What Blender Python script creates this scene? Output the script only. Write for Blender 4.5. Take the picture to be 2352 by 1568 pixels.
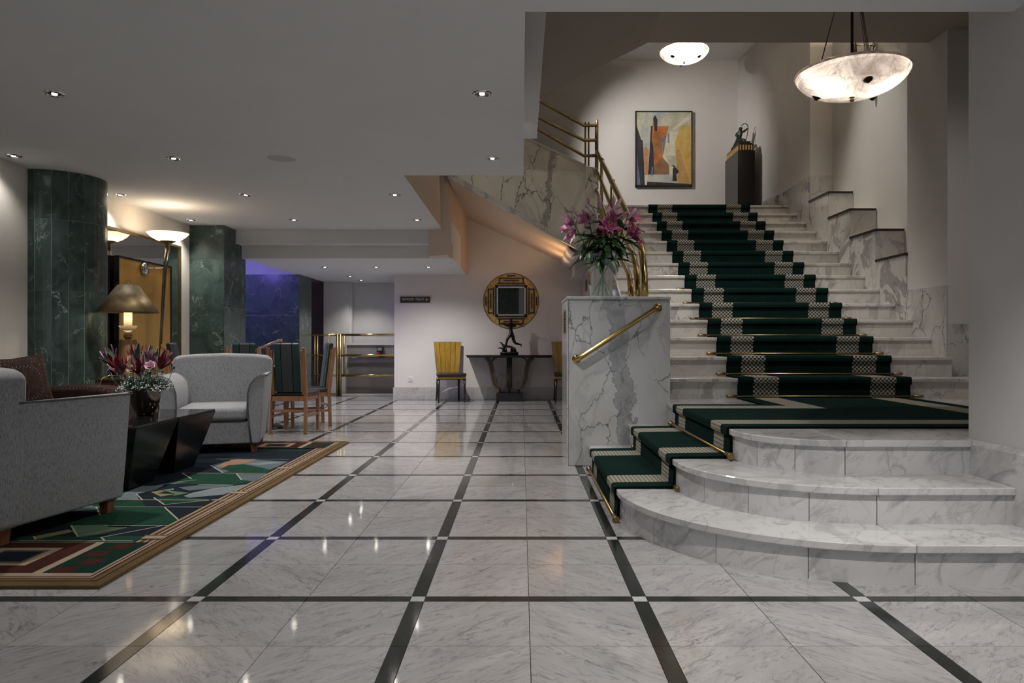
import bpy, bmesh, math, random
from math import sin, cos, pi, radians, sqrt, atan2
from mathutils import Vector, Matrix, Quaternion

for o in list(bpy.data.objects):
    bpy.data.objects.remove(o)
SC = bpy.context.scene
COL = SC.collection

# ------------------------------------------------------------------ camera, world, exposure
FPX, EYE = 1643.0, 0.99            # focal length in pixels of the 2352 px frame, eye height (m)
cam_d = bpy.data.cameras.new('camera')
cam_d.sensor_width = 36.0
cam_d.lens = 36.0 * FPX / 2352.0
cam_d.shift_x = -22.0 / 2352.0
cam_d.shift_y = 1.0 / 2352.0
cam_d.clip_start = 0.05
cam = bpy.data.objects.new('camera', cam_d)
COL.objects.link(cam)
cam.location = (0, 0, EYE)
cam.rotation_euler = (pi / 2, 0, 0)
SC.camera = cam

world = bpy.data.worlds.new('world')
SC.world = world
world.use_nodes = True
wb = world.node_tree.nodes['Background']
wb.inputs[0].default_value = (0.86, 0.93, 1.0, 1)
wb.inputs[1].default_value = 0.40

SC.view_settings.view_transform = 'Standard'
SC.view_settings.look = 'None'
SC.view_settings.gamma = 1.0
SC.view_settings.use_curve_mapping = False
SC.view_settings.exposure = 1.2
SC.cycles.use_denoising = True
SC.cycles.caustics_reflective = False
SC.cycles.caustics_refractive = False
SC.cycles.adaptive_threshold = 0.07
SC.cycles.adaptive_min_samples = 20
SC.cycles.max_bounces = 6
SC.cycles.diffuse_bounces = 3
SC.cycles.glossy_bounces = 3
SC.cycles.transmission_bounces = 6
SC.cycles.transparent_max_bounces = 16
SC.cycles.sample_clamp_indirect = 4.0

DL_POWER = 26.0        # one recessed ceiling spot
WARM = (1.0, 0.80, 0.58)
NEUTRAL = (1.0, 0.95, 0.90)

random.seed(7)

# ------------------------------------------------------------------ node helpers
class NT:
    def __init__(self, name):
        self.m = bpy.data.materials.new(name)
        self.m.use_nodes = True
        self.t = self.m.node_tree
        self.t.nodes.clear()
        self.out = self.n('ShaderNodeOutputMaterial')
    def n(self, typ, **kw):
        nd = self.t.nodes.new(typ)
        for k, v in kw.items():
            setattr(nd, k, v)
        return nd
    def l(self, a, b):
        self.t.links.new(a, b)
    def bsdf(self, rough=0.5, metal=0.0, spec=0.5, col=None):
        b = self.n('ShaderNodeBsdfPrincipled')
        b.inputs['Roughness'].default_value = rough
        b.inputs['Metallic'].default_value = metal
        b.inputs['Specular IOR Level'].default_value = spec
        if col is not None:
            b.inputs['Base Color'].default_value = (*col, 1)
        self.l(b.outputs[0], self.out.inputs[0])
        return b
    def coord(self, kind='Object', scale=(1, 1, 1), rot=(0, 0, 0), rand=True):
        # turn first, then stretch, so that streaks can run slantwise
        tc = self.n('ShaderNodeTexCoord')
        mp = self.n('ShaderNodeMapping')
        pre = None
        if any(rot):
            pre = self.n('ShaderNodeMapping')
            pre.inputs['Rotation'].default_value = rot
            self.l(tc.outputs[kind], pre.inputs[0])
        mp.inputs['Scale'].default_value = scale
        self.l(pre.outputs[0] if pre else tc.outputs[kind], mp.inputs[0])
        if rand:
            oi = self.n('ShaderNodeObjectInfo')
            mu = self.n('ShaderNodeVectorMath', operation='SCALE')
            mu.inputs[0].default_value = (37.0, 71.0, 53.0)
            self.l(oi.outputs['Random'], mu.inputs['Scale'])
            self.l(mu.outputs[0], mp.inputs['Location'])
        return mp.outputs[0]
    def noise(self, vec, scale, detail=4, rough=0.55, dist=0.0):
        nz = self.n('ShaderNodeTexNoise')
        nz.inputs['Scale'].default_value = scale
        nz.inputs['Detail'].default_value = detail
        nz.inputs['Roughness'].default_value = rough
        nz.inputs['Distortion'].default_value = dist
        self.l(vec, nz.inputs['Vector'])
        return nz.outputs[0]
    def math(self, op, a, b=None, c=None, clamp=False):
        m = self.n('ShaderNodeMath', operation=op)
        m.use_clamp = clamp
        for i, v in enumerate((a, b, c)):
            if v is None:
                continue
            if isinstance(v, (int, float)):
                m.inputs[i].default_value = v
            else:
                self.l(v, m.inputs[i])
        return m.outputs[0]
    def ramp(self, fac, stops):
        r = self.n('ShaderNodeValToRGB')
        e = r.color_ramp.elements
        while len(e) < len(stops):
            e.new(0.5)
        for el, (p, c) in zip(e, stops):
            el.position = p
            el.color = (*c, 1) if not isinstance(c, (int, float)) else (c, c, c, 1)
        self.l(fac, r.inputs[0])
        return r.outputs[0]
    def mix(self, fac, a, b):
        m = self.n('ShaderNodeMix', data_type='RGBA')
        for sock, v in ((m.inputs[0], fac), (m.inputs[6], a), (m.inputs[7], b)):
            if isinstance(v, (int, float)):
                sock.default_value = v
            elif isinstance(v, tuple):
                sock.default_value = (*v, 1)
            else:
                self.l(v, sock)
        return m.outputs[2]
    def bump(self, h, strength, dist, bsdf):
        b = self.n('ShaderNodeBump')
        b.inputs['Strength'].default_value = strength
        b.inputs['Distance'].default_value = dist
        self.l(h, b.inputs['Height'])
        self.l(b.outputs[0], bsdf.inputs['Normal'])

def plain(name, col, rough=0.5, metal=0.0, spec=0.5, var=0.08, nscale=30.0, bump=0.0, coat=0.0):
    t = NT(name)
    b = t.bsdf(rough, metal, spec)
    v = t.coord()
    nz = t.noise(v, nscale, 3)
    lo = tuple(max(0, c * (1 - var)) for c in col)
    hi = tuple(min(1, c * (1 + var)) for c in col)
    t.l(t.ramp(nz, [(0.3, lo), (0.7, hi)]), b.inputs['Base Color'])
    if bump:
        t.bump(nz, bump, 0.004, b)
    if coat:
        b.inputs['Coat Weight'].default_value = coat
        b.inputs['Coat Roughness'].default_value = 0.05
    return t.m

def vein(t, vec, scale, width, dist=1.2, detail=6):
    nz = t.noise(vec, scale, detail, 0.6, dist)
    d = t.math('ABSOLUTE', t.math('SUBTRACT', nz, 0.5))
    return t.ramp(d, [(0.0, 1.0), (width, 0.0)])

def marble_floor(name, base, dark, rough=0.07):
    t = NT(name)
    b = t.bsdf(rough, 0, 0.5)
    v = t.coord(scale=(1.0, 3.4, 1.0), rot=(0, 0, radians(-42)))
    cloud = t.noise(v, 2.2, 3, 0.6, 0.6)
    col = t.ramp(cloud, [(0.3, tuple(c * 0.80 for c in base)), (0.7, base)])
    streak = t.noise(v, 9.0, 5, 0.72, 1.4)
    col = t.mix(t.math('MULTIPLY', t.ramp(streak, [(0.50, 0.0), (0.72, 1.0)]), 0.70), col, dark)
    ve = vein(t, v, 2.6, 0.018, 1.6, 4)
    msk = t.noise(v, 3.5, 2)
    ve = t.math('MULTIPLY', ve, t.ramp(msk, [(0.42, 0.0), (0.7, 0.8)]))
    col = t.mix(ve, col, tuple(c * 0.75 for c in dark))
    oi = t.n('ShaderNodeObjectInfo')
    mul = t.math('MULTIPLY_ADD', oi.outputs['Random'], 0.14, 0.86)
    hs = t.n('ShaderNodeHueSaturation')
    t.l(mul, hs.inputs['Value'])
    t.l(col, hs.inputs['Color'])
    t.l(hs.outputs[0], b.inputs['Base Color'])
    return t.m

def marble_bold(name, base, grey, scale=1.0, rough=0.14, warm=None, band=1.0, net=1.0, streak=0.0, vband=None):
    t = NT(name)
    b = t.bsdf(rough, 0, 0.5)
    v = t.coord(scale=(1.0, 1.0, 0.62))
    cloud = t.noise(v, 1.7 * scale, 2, 0.55, 0.5)
    col = t.ramp(cloud, [(0.3, tuple(c * 0.87 for c in base)), (0.62, base)])
    if warm:
        col = t.mix(t.ramp(t.noise(v, 1.1 * scale, 2), [(0.45, 0.0), (0.75, 0.7)]), col, warm)
    # broad grey bands
    bd = t.noise(v, 0.95 * scale, 4, 0.55, 1.3)
    dd = t.math('ABSOLUTE', t.math('SUBTRACT', bd, 0.52))
    bandf = t.ramp(dd, [(0.0, 1.0), (0.026, 0.9), (0.036, 0.0)])
    bandf = t.math('MULTIPLY', bandf, t.ramp(t.noise(v, 0.8 * scale, 1), [(0.46, 0.0), (0.58, band)]), clamp=True)
    sub = t.noise(v, 9 * scale, 3, 0.65, 1.0)
    col = t.mix(t.math('MULTIPLY', bandf, 0.8), col, t.ramp(sub, [(0.3, tuple(c * 0.7 for c in grey)), (0.7, tuple(min(1, c * 1.3) for c in grey))]))
    if vband:
        x0_, slant, z0_, wid = vband
        tcv = t.n('ShaderNodeTexCoord')
        spv = t.n('ShaderNodeSeparateXYZ'); t.l(tcv.outputs['Object'], spv.inputs[0])
        wob = t.math('MULTIPLY', t.math('SUBTRACT', t.noise(tcv.outputs['Object'], 2.6, 5, 0.65, 0.6), 0.5), 0.42)
        ctr = t.math('ADD', t.math('MULTIPLY', t.math('SUBTRACT', z0_, spv.outputs[2]), slant), x0_)
        dist = t.math('ABSOLUTE', t.math('SUBTRACT', t.math('ADD', spv.outputs[0], wob), ctr))
        rb = t.ramp(t.math('MULTIPLY', dist, 1.0 / wid), [(0.0, 0.85), (0.62, 0.7), (0.80, 0.95), (0.9, 0.0)])
        shade_ = t.ramp(t.noise(tcv.outputs['Object'], 11, 4, 0.65, 1.2), [(0.3, tuple(c * 0.75 for c in grey)), (0.7, tuple(min(1, c * 1.45) for c in grey))])
        col = t.mix(rb, col, shade_)
    # network of thin dark veins: warped cell edges of uneven width
    nzc = t.n('ShaderNodeTexNoise')
    nzc.inputs['Scale'].default_value = 2.6 * scale
    nzc.inputs['Detail'].default_value = 4
    nzc.inputs['Roughness'].default_value = 0.62
    t.l(v, nzc.inputs['Vector'])
    sc_ = t.n('ShaderNodeVectorMath', operation='SCALE'); sc_.inputs['Scale'].default_value = 0.42 / scale
    t.l(nzc.outputs['Color'], sc_.inputs[0])
    ad = t.n('ShaderNodeVectorMath', operation='ADD')
    t.l(v, ad.inputs[0]); t.l(sc_.outputs[0], ad.inputs[1])
    for vs_, wd, lo, hi, dk, amt in ((1.9, 0.020, 0.42, 0.56, 0.36, 0.95), (4.3, 0.030, 0.50, 0.64, 0.55, 0.6)):
        vo = t.n('ShaderNodeTexVoronoi', feature='DISTANCE_TO_EDGE')
        vo.inputs['Scale'].default_value = vs_ * scale
        t.l(ad.outputs[0], vo.inputs['Vector'])
        f_ = t.ramp(vo.outputs['Distance'], [(0.0, 1.0), (wd * 0.35, 0.55), (wd, 0.0)])
        f_ = t.math('MULTIPLY', f_, t.ramp(t.noise(v, (1.2 + vs_ * 0.35) * scale, 2), [(lo, 0.0), (hi, amt * net)]))
        col = t.mix(f_, col, tuple(c * dk for c in grey))
    if streak:
        v3 = t.coord(scale=(0.8, 0.8, 2.6), rot=(0.45, 0.62, 0.25))
        sn = t.noise(v3, 5.5 * scale, 5, 0.68, 1.2)
        col = t.mix(t.math('MULTIPLY', t.ramp(sn, [(0.52, 0.0), (0.74, 1.0)]), streak), col, tuple(c * 0.85 for c in grey))
    t.l(col, b.inputs['Base Color'])
    return t.m

def green_marble(name):
    t = NT(name)
    b = t.bsdf(0.26, 0, 0.5)
    v = t.coord(scale=(1, 1, 0.8), rot=(0.3, 0.35, 0.4))
    col = t.ramp(t.noise(v, 5, 4, 0.65, 0.8), [(0.28, (0.022, 0.035, 0.031)), (0.5, (0.043, 0.073, 0.064)), (0.75, (0.070, 0.113, 0.100))])
    ve = vein(t, v, 2.4, 0.008, 0.5, 6)
    ve = t.math('MULTIPLY', ve, t.ramp(t.noise(v, 4.0, 1), [(0.44, 0.0), (0.6, 0.95)]))
    col = t.mix(ve, col, (0.30, 0.36, 0.32))
    v2 = t.coord(scale=(1.0, 1.0, 0.35), rot=(0.2, -0.5, 0.2))
    fl = t.noise(v2, 42, 4, 0.6, 0.8)
    col = t.mix(t.math('MULTIPLY', t.ramp(fl, [(0.62, 0.0), (0.72, 1.0)]), 0.40), col, (0.22, 0.30, 0.26))
    t.l(col, b.inputs['Base Color'])
    t.bump(t.noise(v2, 16, 4), 0.22, 0.004, b)
    return t.m

def paint(name, col, bump=0.10, var=0.03):
    t = NT(name)
    b = t.bsdf(0.85, 0, 0.06)
    v = t.coord(rand=False)
    nz = t.noise(v, 3.0, 4)
    t.l(t.ramp(nz, [(0.3, tuple(c * (1 - var) for c in col)), (0.7, col)]), b.inputs['Base Color'])
    t.bump(t.noise(v, 60, 3), bump, 0.003, b)
    return t.m

def metal(name, col, rough=0.18, var=0.25):
    t = NT(name)
    b = t.bsdf(rough, 1.0)
    v = t.coord(scale=(1, 1, 1))
    nz = t.noise(v, 9, 5, 0.6)
    t.l(t.ramp(nz, [(0.3, tuple(c * (1 - var) for c in col)), (0.7, col)]), b.inputs['Base Color'])
    t.l(t.ramp(nz, [(0.3, rough * 1.5), (0.7, rough)]), b.inputs['Roughness'])
    return t.m

def wood(name, col, dark, scale=1.0, rough=0.35, coat=0.0):
    t = NT(name)
    b = t.bsdf(rough)
    v = t.coord(scale=(14 * scale, 14 * scale, 1.2 * scale))
    nz = t.noise(v, 2.2, 6, 0.6, 0.8)
    t.l(t.ramp(nz, [(0.28, dark), (0.55, col), (0.8, tuple(min(1, c * 1.15) for c in col))]), b.inputs['Base Color'])
    if coat:
        b.inputs['Coat Weight'].default_value = coat
        b.inputs['Coat Roughness'].default_value = 0.08
    return t.m

def emit(name, col, strength):
    t = NT(name)
    e = t.n('ShaderNodeEmission')
    e.inputs[0].default_value = (*col, 1)
    e.inputs[1].default_value = strength
    t.l(e.outputs[0], t.out.inputs[0])
    return t.m

def glass(name, col=(1, 1, 1), rough=0.0, ior=1.45, thin=True):
    t = NT(name)
    g = t.n('ShaderNodeBsdfGlass')
    g.inputs['Color'].default_value = (*col, 1)
    g.inputs['Roughness'].default_value = rough
    g.inputs['IOR'].default_value = ior
    t.l(g.outputs[0], t.out.inputs[0])
    return t.m

def thin_glass(name, tint=(0.97, 0.98, 0.97), refl=0.10):
    t = NT(name)
    tr = t.n('ShaderNodeBsdfTransparent'); tr.inputs[0].default_value = (*tint, 1)
    gl = t.n('ShaderNodeBsdfGlossy'); gl.inputs['Roughness'].default_value = 0.02
    lw = t.n('ShaderNodeLayerWeight'); lw.inputs[0].default_value = 0.5
    f = t.math('MULTIPLY_ADD', t.math('POWER', lw.outputs['Facing'], 4.0), 0.55, refl * 0.25, clamp=True)
    mx = t.n('ShaderNodeMixShader')
    t.l(f, mx.inputs[0]); t.l(tr.outputs[0], mx.inputs[1]); t.l(gl.outputs[0], mx.inputs[2])
    t.l(mx.outputs[0], t.out.inputs[0])
    return t.m

def translucent(name, col, vein_col=None, scale=4.0, gloss=0.12):
    t = NT(name)
    v = t.coord()
    tl = t.n('ShaderNodeBsdfTranslucent')
    df = t.n('ShaderNodeBsdfDiffuse')
    gl = t.n('ShaderNodeBsdfGlossy'); gl.inputs['Roughness'].default_value = 0.12
    nz = t.noise(v, scale, 7, 0.65, 1.6)
    c = t.ramp(nz, [(0.3, vein_col or col), (0.62, col)])
    if vein_col:
        c = t.mix(t.math('MULTIPLY', vein(t, v, scale * 0.7, 0.02, 1.5, 7), 0.5), c, tuple(x * 0.6 for x in vein_col))
    t.l(c, tl.inputs[0]); t.l(c, df.inputs[0])
    m1 = t.n('ShaderNodeMixShader'); m1.inputs[0].default_value = 0.35
    t.l(tl.outputs[0], m1.inputs[1]); t.l(df.outputs[0], m1.inputs[2])
    m2 = t.n('ShaderNodeMixShader'); m2.inputs[0].default_value = gloss * 0.4
    t.l(m1.outputs[0], m2.inputs[1]); t.l(gl.outputs[0], m2.inputs[2])
    t.l(m2.outputs[0], t.out.inputs[0])
    return t.m

def upholstery(name, base, fleck):
    t = NT(name)
    b = t.bsdf(0.92, 0, 0.15)
    b.inputs['Sheen Weight'].default_value = 0.15
    v = t.coord(kind='Object', scale=(1, 1, 0.10), rand=False)
    st = t.noise(v, 330, 2, 0.5)
    col = t.ramp(st, [(0.35, tuple(c * 0.72 for c in base)), (0.6, base)])
    v2 = t.coord(kind='Object', scale=(1, 1, 0.16), rand=False)
    fl = t.noise(v2, 300, 1, 0.5)
    col = t.mix(t.ramp(fl, [(0.60, 0.0), (0.68, 0.8)]), col, fleck)
    t.l(col, b.inputs['Base Color'])
    t.bump(st, 0.35, 0.002, b)
    return t.m

def velvet_dots(name):
    t = NT(name)
    b = t.bsdf(0.8, 0, 0.2)
    b.inputs['Sheen Weight'].default_value = 0.12
    b.inputs['Sheen Tint'].default_value = (0.7, 0.45, 0.34, 1)
    v = t.coord(rand=False)
    nz = t.noise(v, 22, 4, 0.6, 1.0)
    col = t.ramp(nz, [(0.3, (0.007, 0.0035, 0.003)), (0.7, (0.034, 0.015, 0.011))])
    tc = t.n('ShaderNodeTexCoord')
    sp = t.n('ShaderNodeSeparateXYZ'); t.l(tc.outputs['Object'], sp.inputs[0])
    def cell(o):
        return t.math('ABSOLUTE', t.math('SUBTRACT', t.math('FRACT', t.math('MULTIPLY', o, 34.0)), 0.5))
    a, c_, d = cell(sp.outputs[0]), cell(sp.outputs[1]), cell(sp.outputs[2])
    mx = t.math('MAXIMUM', t.math('MAXIMUM', a, c_), d)
    s2 = t.math('SUBTRACT', t.math('ADD', t.math('ADD', a, c_), d), mx)
    dot = t.ramp(s2, [(0.13, 1.0), (0.16, 0.0)])
    dot = t.math('MULTIPLY', dot, t.ramp(mx, [(0.40, 0.0), (0.42, 1.0)]))
    col = t.mix(t.math('MULTIPLY', dot, 0.7), col, (0.38, 0.30, 0.25))
    t.l(col, b.inputs['Base Color'])
    t.bump(nz, 0.4, 0.006, b)
    return t.m

def checker_carpet(name, dark, light, size, soft=0.2):
    t = NT(name)
    b = t.bsdf(0.95, 0, 0.05)
    tc = t.n('ShaderNodeTexCoord')
    mp = t.n('ShaderNodeMapping'); t.l(tc.outputs['UV'], mp.inputs[0])
    nz = t.noise(tc.outputs['Object'], 90, 2)
    ch = t.n('ShaderNodeTexChecker'); ch.inputs['Scale'].default_value = 1.0 / size
    ch.inputs[1].default_value = (*dark, 1); ch.inputs[2].default_value = (*light, 1)
    t.l(mp.outputs[0], ch.inputs[0])
    c = t.mix(t.math('MULTIPLY', nz, soft), ch.outputs[0], tuple((a + b_) / 2 for a, b_ in zip(dark, light)))
    t.l(c, b.inputs['Base Color'])
    t.bump(t.noise(tc.outputs['Object'], 300, 2), 0.3, 0.004, b)
    return t.m

def braid_carpet(name, dark, light):
    t = NT(name)
    b = t.bsdf(0.95, 0, 0.05)
    tc = t.n('ShaderNodeTexCoord')
    sp = t.n('ShaderNodeSeparateXYZ'); t.l(tc.outputs['UV'], sp.inputs[0])
    u = t.math('MULTIPLY', sp.outputs[0], 38.0)
    w = t.math('MULTIPLY', sp.outputs[1], 42.0)
    zig = t.math('ABSOLUTE', t.math('SUBTRACT', t.math('FRACT', u), 0.5))
    f = t.math('FRACT', t.math('ADD', w, zig))
    fac = t.ramp(f, [(0.0, 0.1), (0.34, 0.15), (0.46, 1.0), (0.92, 1.0)])
    t.l(t.mix(fac, dark, light), b.inputs['Base Color'])
    t.bump(fac, 0.5, 0.003, b)
    return t.m

def pile(name, col, var=0.25, scale=260):
    t = NT(name)
    b = t.bsdf(0.97, 0, 0.05)
    b.inputs['Sheen Weight'].default_value = 0.06
    b.inputs['Sheen Tint'].default_value = (*[min(1, c * 3 + 0.05) for c in col], 1)
    v = t.coord(rand=False)
    a = t.noise(v, scale, 2, 0.6)
    c2 = t.noise(v, 7, 4, 0.6, 0.5)
    f = t.math('ADD', t.math('MULTIPLY', a, 0.5), t.math('MULTIPLY', c2, 0.5))
    t.l(t.ramp(f, [(0.3, tuple(c * (1 - var) for c in col)), (0.7, tuple(min(1, c * (1 + var)) for c in col))]), b.inputs['Base Color'])
    t.bump(a, 0.5, 0.006, b)
    return t.m

def two_tone(name, a, b_, scale=14, rough=0.45, lo=0.4, hi=0.6, sheen=0.0):
    t = NT(name)
    b = t.bsdf(rough)
    v = t.coord()
    t.l(t.ramp(t.noise(v, scale, 4, 0.6), [(lo, a), (hi, b_)]), b.inputs['Base Color'])
    return t.m

M = {}
M['floor_marble'] = marble_floor('floor_marble', (0.46, 0.455, 0.46), (0.16, 0.155, 0.16))
M['strip'] = marble_bold('strip_marble', (0.020, 0.024, 0.022), (0.055, 0.06, 0.058), 2.0, 0.10, band=0.3)
M['square'] = marble_floor('square_marble', (0.60, 0.60, 0.60), (0.35, 0.35, 0.35))
M['grout'] = plain('grout', (0.12, 0.115, 0.11), 0.8)
M['stair_marble'] = marble_bold('stair_marble', (0.64, 0.62, 0.59), (0.30, 0.295, 0.295), 1.4, 0.16, warm=(0.58, 0.52, 0.44), band=0.8, net=0.55, streak=0.35)
M['step_marble'] = marble_bold('step_marble', (0.64, 0.64, 0.645), (0.33, 0.33, 0.34), 1.1, 0.12, band=0.5, net=0.40, streak=0.85)
M['block_marble'] = marble_bold('block_marble', (0.67, 0.68, 0.69), (0.30, 0.31, 0.325), 1.9, 0.13, warm=(0.62, 0.60, 0.54), band=0.35, vband=(0.02, 0.10, 0.75, 0.085))
M['dado_marble'] = marble_bold('dado_marble', (0.60, 0.58, 0.56), (0.24, 0.235, 0.235), 1.9, 0.16, band=1.0)
M['cream_marble'] = marble_bold('cream_marble', (0.74, 0.70, 0.60), (0.25, 0.245, 0.235), 1.1, 0.2, band=0.3, vband=(0.36, -0.12, 0.9, 0.055))
M['base_marble'] = marble_bold('base_marble', (0.50, 0.49, 0.49), (0.27, 0.27, 0.28), 2.2, 0.2, band=0.5, net=0.4, streak=0.5)
M['green'] = green_marble('green_marble')
M['grout_light'] = plain('grout_light', (0.42, 0.48, 0.44), 0.8)
M['wall'] = paint('wall_paint', (0.66, 0.635, 0.615))
M['wall_plaster'] = paint('wall_plaster', (0.70, 0.66, 0.60), 0.5)
M['wall_warm'] = paint('wall_warm', (0.66, 0.55, 0.45))
M['wall_grey'] = paint('wall_grey', (0.66, 0.655, 0.655))
M['soffit'] = paint('soffit_paint_shaded', (0.36, 0.31, 0.27), 0.05)  # darkened wall paint: the stairwell's shade is put into this colour
M['ceiling'] = paint('ceiling_paint', (0.72, 0.725, 0.73), 0.05)
M['wall_blue'] = paint('blue_room_paint', (0.62, 0.62, 0.70), 0.05)
M['dark_paint'] = paint('dark_paint', (0.26, 0.21, 0.29), 0.05)
M['brass'] = metal('brass', (0.68, 0.48, 0.18), 0.14)
M['brass_dull'] = metal('brass_dull', (0.46, 0.34, 0.15), 0.30)
M['brass_old'] = metal('brass_old', (0.33, 0.24, 0.11), 0.34)
M['chrome'] = metal('chrome', (0.72, 0.70, 0.68), 0.08, 0.1)
M['steel_dark'] = metal('steel_dark', (0.20, 0.175, 0.15), 0.18)
M['bronze'] = metal('dark_bronze', (0.05, 0.045, 0.042), 0.28, 0.4)
M['bronze_green'] = metal('patinated_bronze', (0.08, 0.095, 0.085), 0.35, 0.4)
M['black'] = plain('black_lacquer', (0.006, 0.006, 0.007), 0.22, spec=0.35, coat=0.12)
M['black_satin'] = plain('black_satin', (0.012, 0.010, 0.010), 0.35)
M['ebony'] = wood('ebony_wood', (0.040, 0.026, 0.018), (0.016, 0.010, 0.008), 1.0, 0.3, 0.3)
M['ribbed_brown'] = wood('ribbed_brown_wood', (0.10, 0.070, 0.042), (0.045, 0.03, 0.02), 1.0, 0.35)
M['pear'] = wood('pear_wood', (0.33, 0.165, 0.080), (0.21, 0.095, 0.042), 1.0, 0.35, 0.2)
M['cherry_leg'] = wood('cherry_leg', (0.24, 0.10, 0.05), (0.13, 0.05, 0.025), 1.0, 0.4)
M['satinwood'] = wood('satinwood', (0.36, 0.225, 0.035), (0.25, 0.14, 0.02), 1.0, 0.22, 0.5)
M['black_leather'] = plain('black_leather', (0.022, 0.022, 0.025), 0.34, bump=0.3, nscale=180)
M['green_leather'] = plain('green_leather', (0.010, 0.034, 0.030), 0.36, bump=0.3, nscale=180)
M['charcoal_leather'] = plain('charcoal_leather', (0.035, 0.038, 0.045), 0.38, bump=0.3, nscale=180)
M['grey_fabric'] = upholstery('grey_fabric', (0.35, 0.36, 0.38), (0.11, 0.112, 0.13))
M['piping'] = plain('piping_cord', (0.10, 0.105, 0.115), 0.8)
M['velvet'] = velvet_dots('brown_velvet')
M['carpet'] = pile('green_carpet', (0.006, 0.020, 0.017), 0.35)
M['carpet_check'] = checker_carpet('carpet_check', (0.020, 0.028, 0.024), (0.44, 0.41, 0.36), 0.0177)
M['carpet_braid'] = braid_carpet('carpet_braid', (0.06, 0.075, 0.06), (0.40, 0.37, 0.31))
M['carpet_edge'] = pile('carpet_edge', (0.003, 0.010, 0.009), 0.3)
M['gold_leaf'] = two_tone('gold_leaf', (0.50, 0.29, 0.075), (0.78, 0.52, 0.17), 24, 0.38)
M['gold_panel'] = wood('gold_panel', (0.44, 0.26, 0.05), (0.36, 0.20, 0.035), 0.35, 0.40)
M['mirror'] = metal('mirror_glass', (0.62, 0.62, 0.63), 0.0, 0.0)
M['mirror'].node_tree.nodes['Principled BSDF'].inputs['Roughness'].default_value = 0.01
for l_ in list(M['mirror'].node_tree.links):
    if l_.to_socket.name == 'Roughness':
        M['mirror'].node_tree.links.remove(l_)
M['silver_frame'] = metal('silver_frame', (0.50, 0.49, 0.48), 0.3)
M['alabaster'] = translucent('alabaster', (0.80, 0.74, 0.68), (0.30, 0.24, 0.215), 5.0)
M['frosted'] = translucent('frosted_glass', (0.85, 0.78, 0.66), None, 3.0)
M['shade'] = metal('lamp_shade_metal', (0.20, 0.15, 0.08), 0.45, 0.5)
M['candle'] = translucent('candle_tube', (0.85, 0.72, 0.50), None, 3.0, 0.05)
M['oak_lamp'] = wood('lamp_wood', (0.42, 0.22, 0.085), (0.26, 0.12, 0.04), 1.0, 0.25, 0.5)
M['glass'] = thin_glass('clear_glass')
M['black_glass'] = plain('black_glass', (0.012, 0.012, 0.014), 0.03, spec=0.7)
M['leaf'] = two_tone('leaf', (0.024, 0.072, 0.018), (0.065, 0.155, 0.045), 10, 0.4)
M['stem'] = two_tone('stem', (0.07, 0.17, 0.04), (0.15, 0.30, 0.08), 10, 0.4)
M['petal'] = two_tone('petal_pink', (0.48, 0.10, 0.30), (0.76, 0.42, 0.58), 16, 0.5)
M['petal_deep'] = two_tone('petal_deep', (0.46, 0.025, 0.17), (0.68, 0.20, 0.38), 16, 0.5)
M['bud'] = two_tone('bud_pink', (0.58, 0.26, 0.44), (0.74, 0.64, 0.56), 9, 0.5)
M['burgundy'] = two_tone('burgundy_bract', (0.085, 0.006, 0.012), (0.20, 0.014, 0.022), 18, 0.35)
M['mauve'] = two_tone('mauve_bract', (0.12, 0.045, 0.075), (0.28, 0.18, 0.22), 14, 0.4)
M['ranunculus'] = two_tone('ranunculus_pink', (0.55, 0.27, 0.38), (0.78, 0.58, 0.66), 30, 0.6)
M['ranunculus_cream'] = two_tone('ranunculus_cream', (0.48, 0.30, 0.20), (0.76, 0.63, 0.52), 30, 0.6)
M['thistle'] = two_tone('thistle_blue', (0.05, 0.06, 0.12), (0.14, 0.16, 0.28), 60, 0.8)
M['white_filler'] = two_tone('white_filler', (0.55, 0.58, 0.60), (0.85, 0.87, 0.88), 40, 0.8)
M['grey_green'] = two_tone('grey_green_sprig', (0.05, 0.095, 0.06), (0.15, 0.23, 0.16), 30, 0.7)
M['vase_bronze'] = metal('vase_bronze', (0.20, 0.165, 0.135), 0.10, 0.3)
M['white_plastic'] = plain('white_plastic', (0.72, 0.72, 0.71), 0.4)
M['grey_metal'] = plain('grey_metal', (0.30, 0.285, 0.27), 0.4, var=0.03)
M['grey_metal_dark'] = plain('grey_metal_dark', (0.16, 0.145, 0.13), 0.45, var=0.03)
M['red'] = plain('red_button', (0.6, 0.03, 0.02), 0.4)
M['downlight_bulb'] = emit('downlight_bulb', (1, 0.95, 0.86), 30.0)
M['downlight_bulb'].cycles.emission_sampling = 'NONE'
M['speaker_white'] = plain('speaker_grille', (0.50, 0.49, 0.48), 0.6)
M['sign_white'] = plain('sign_white', (0.62, 0.62, 0.62), 0.5)

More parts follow.
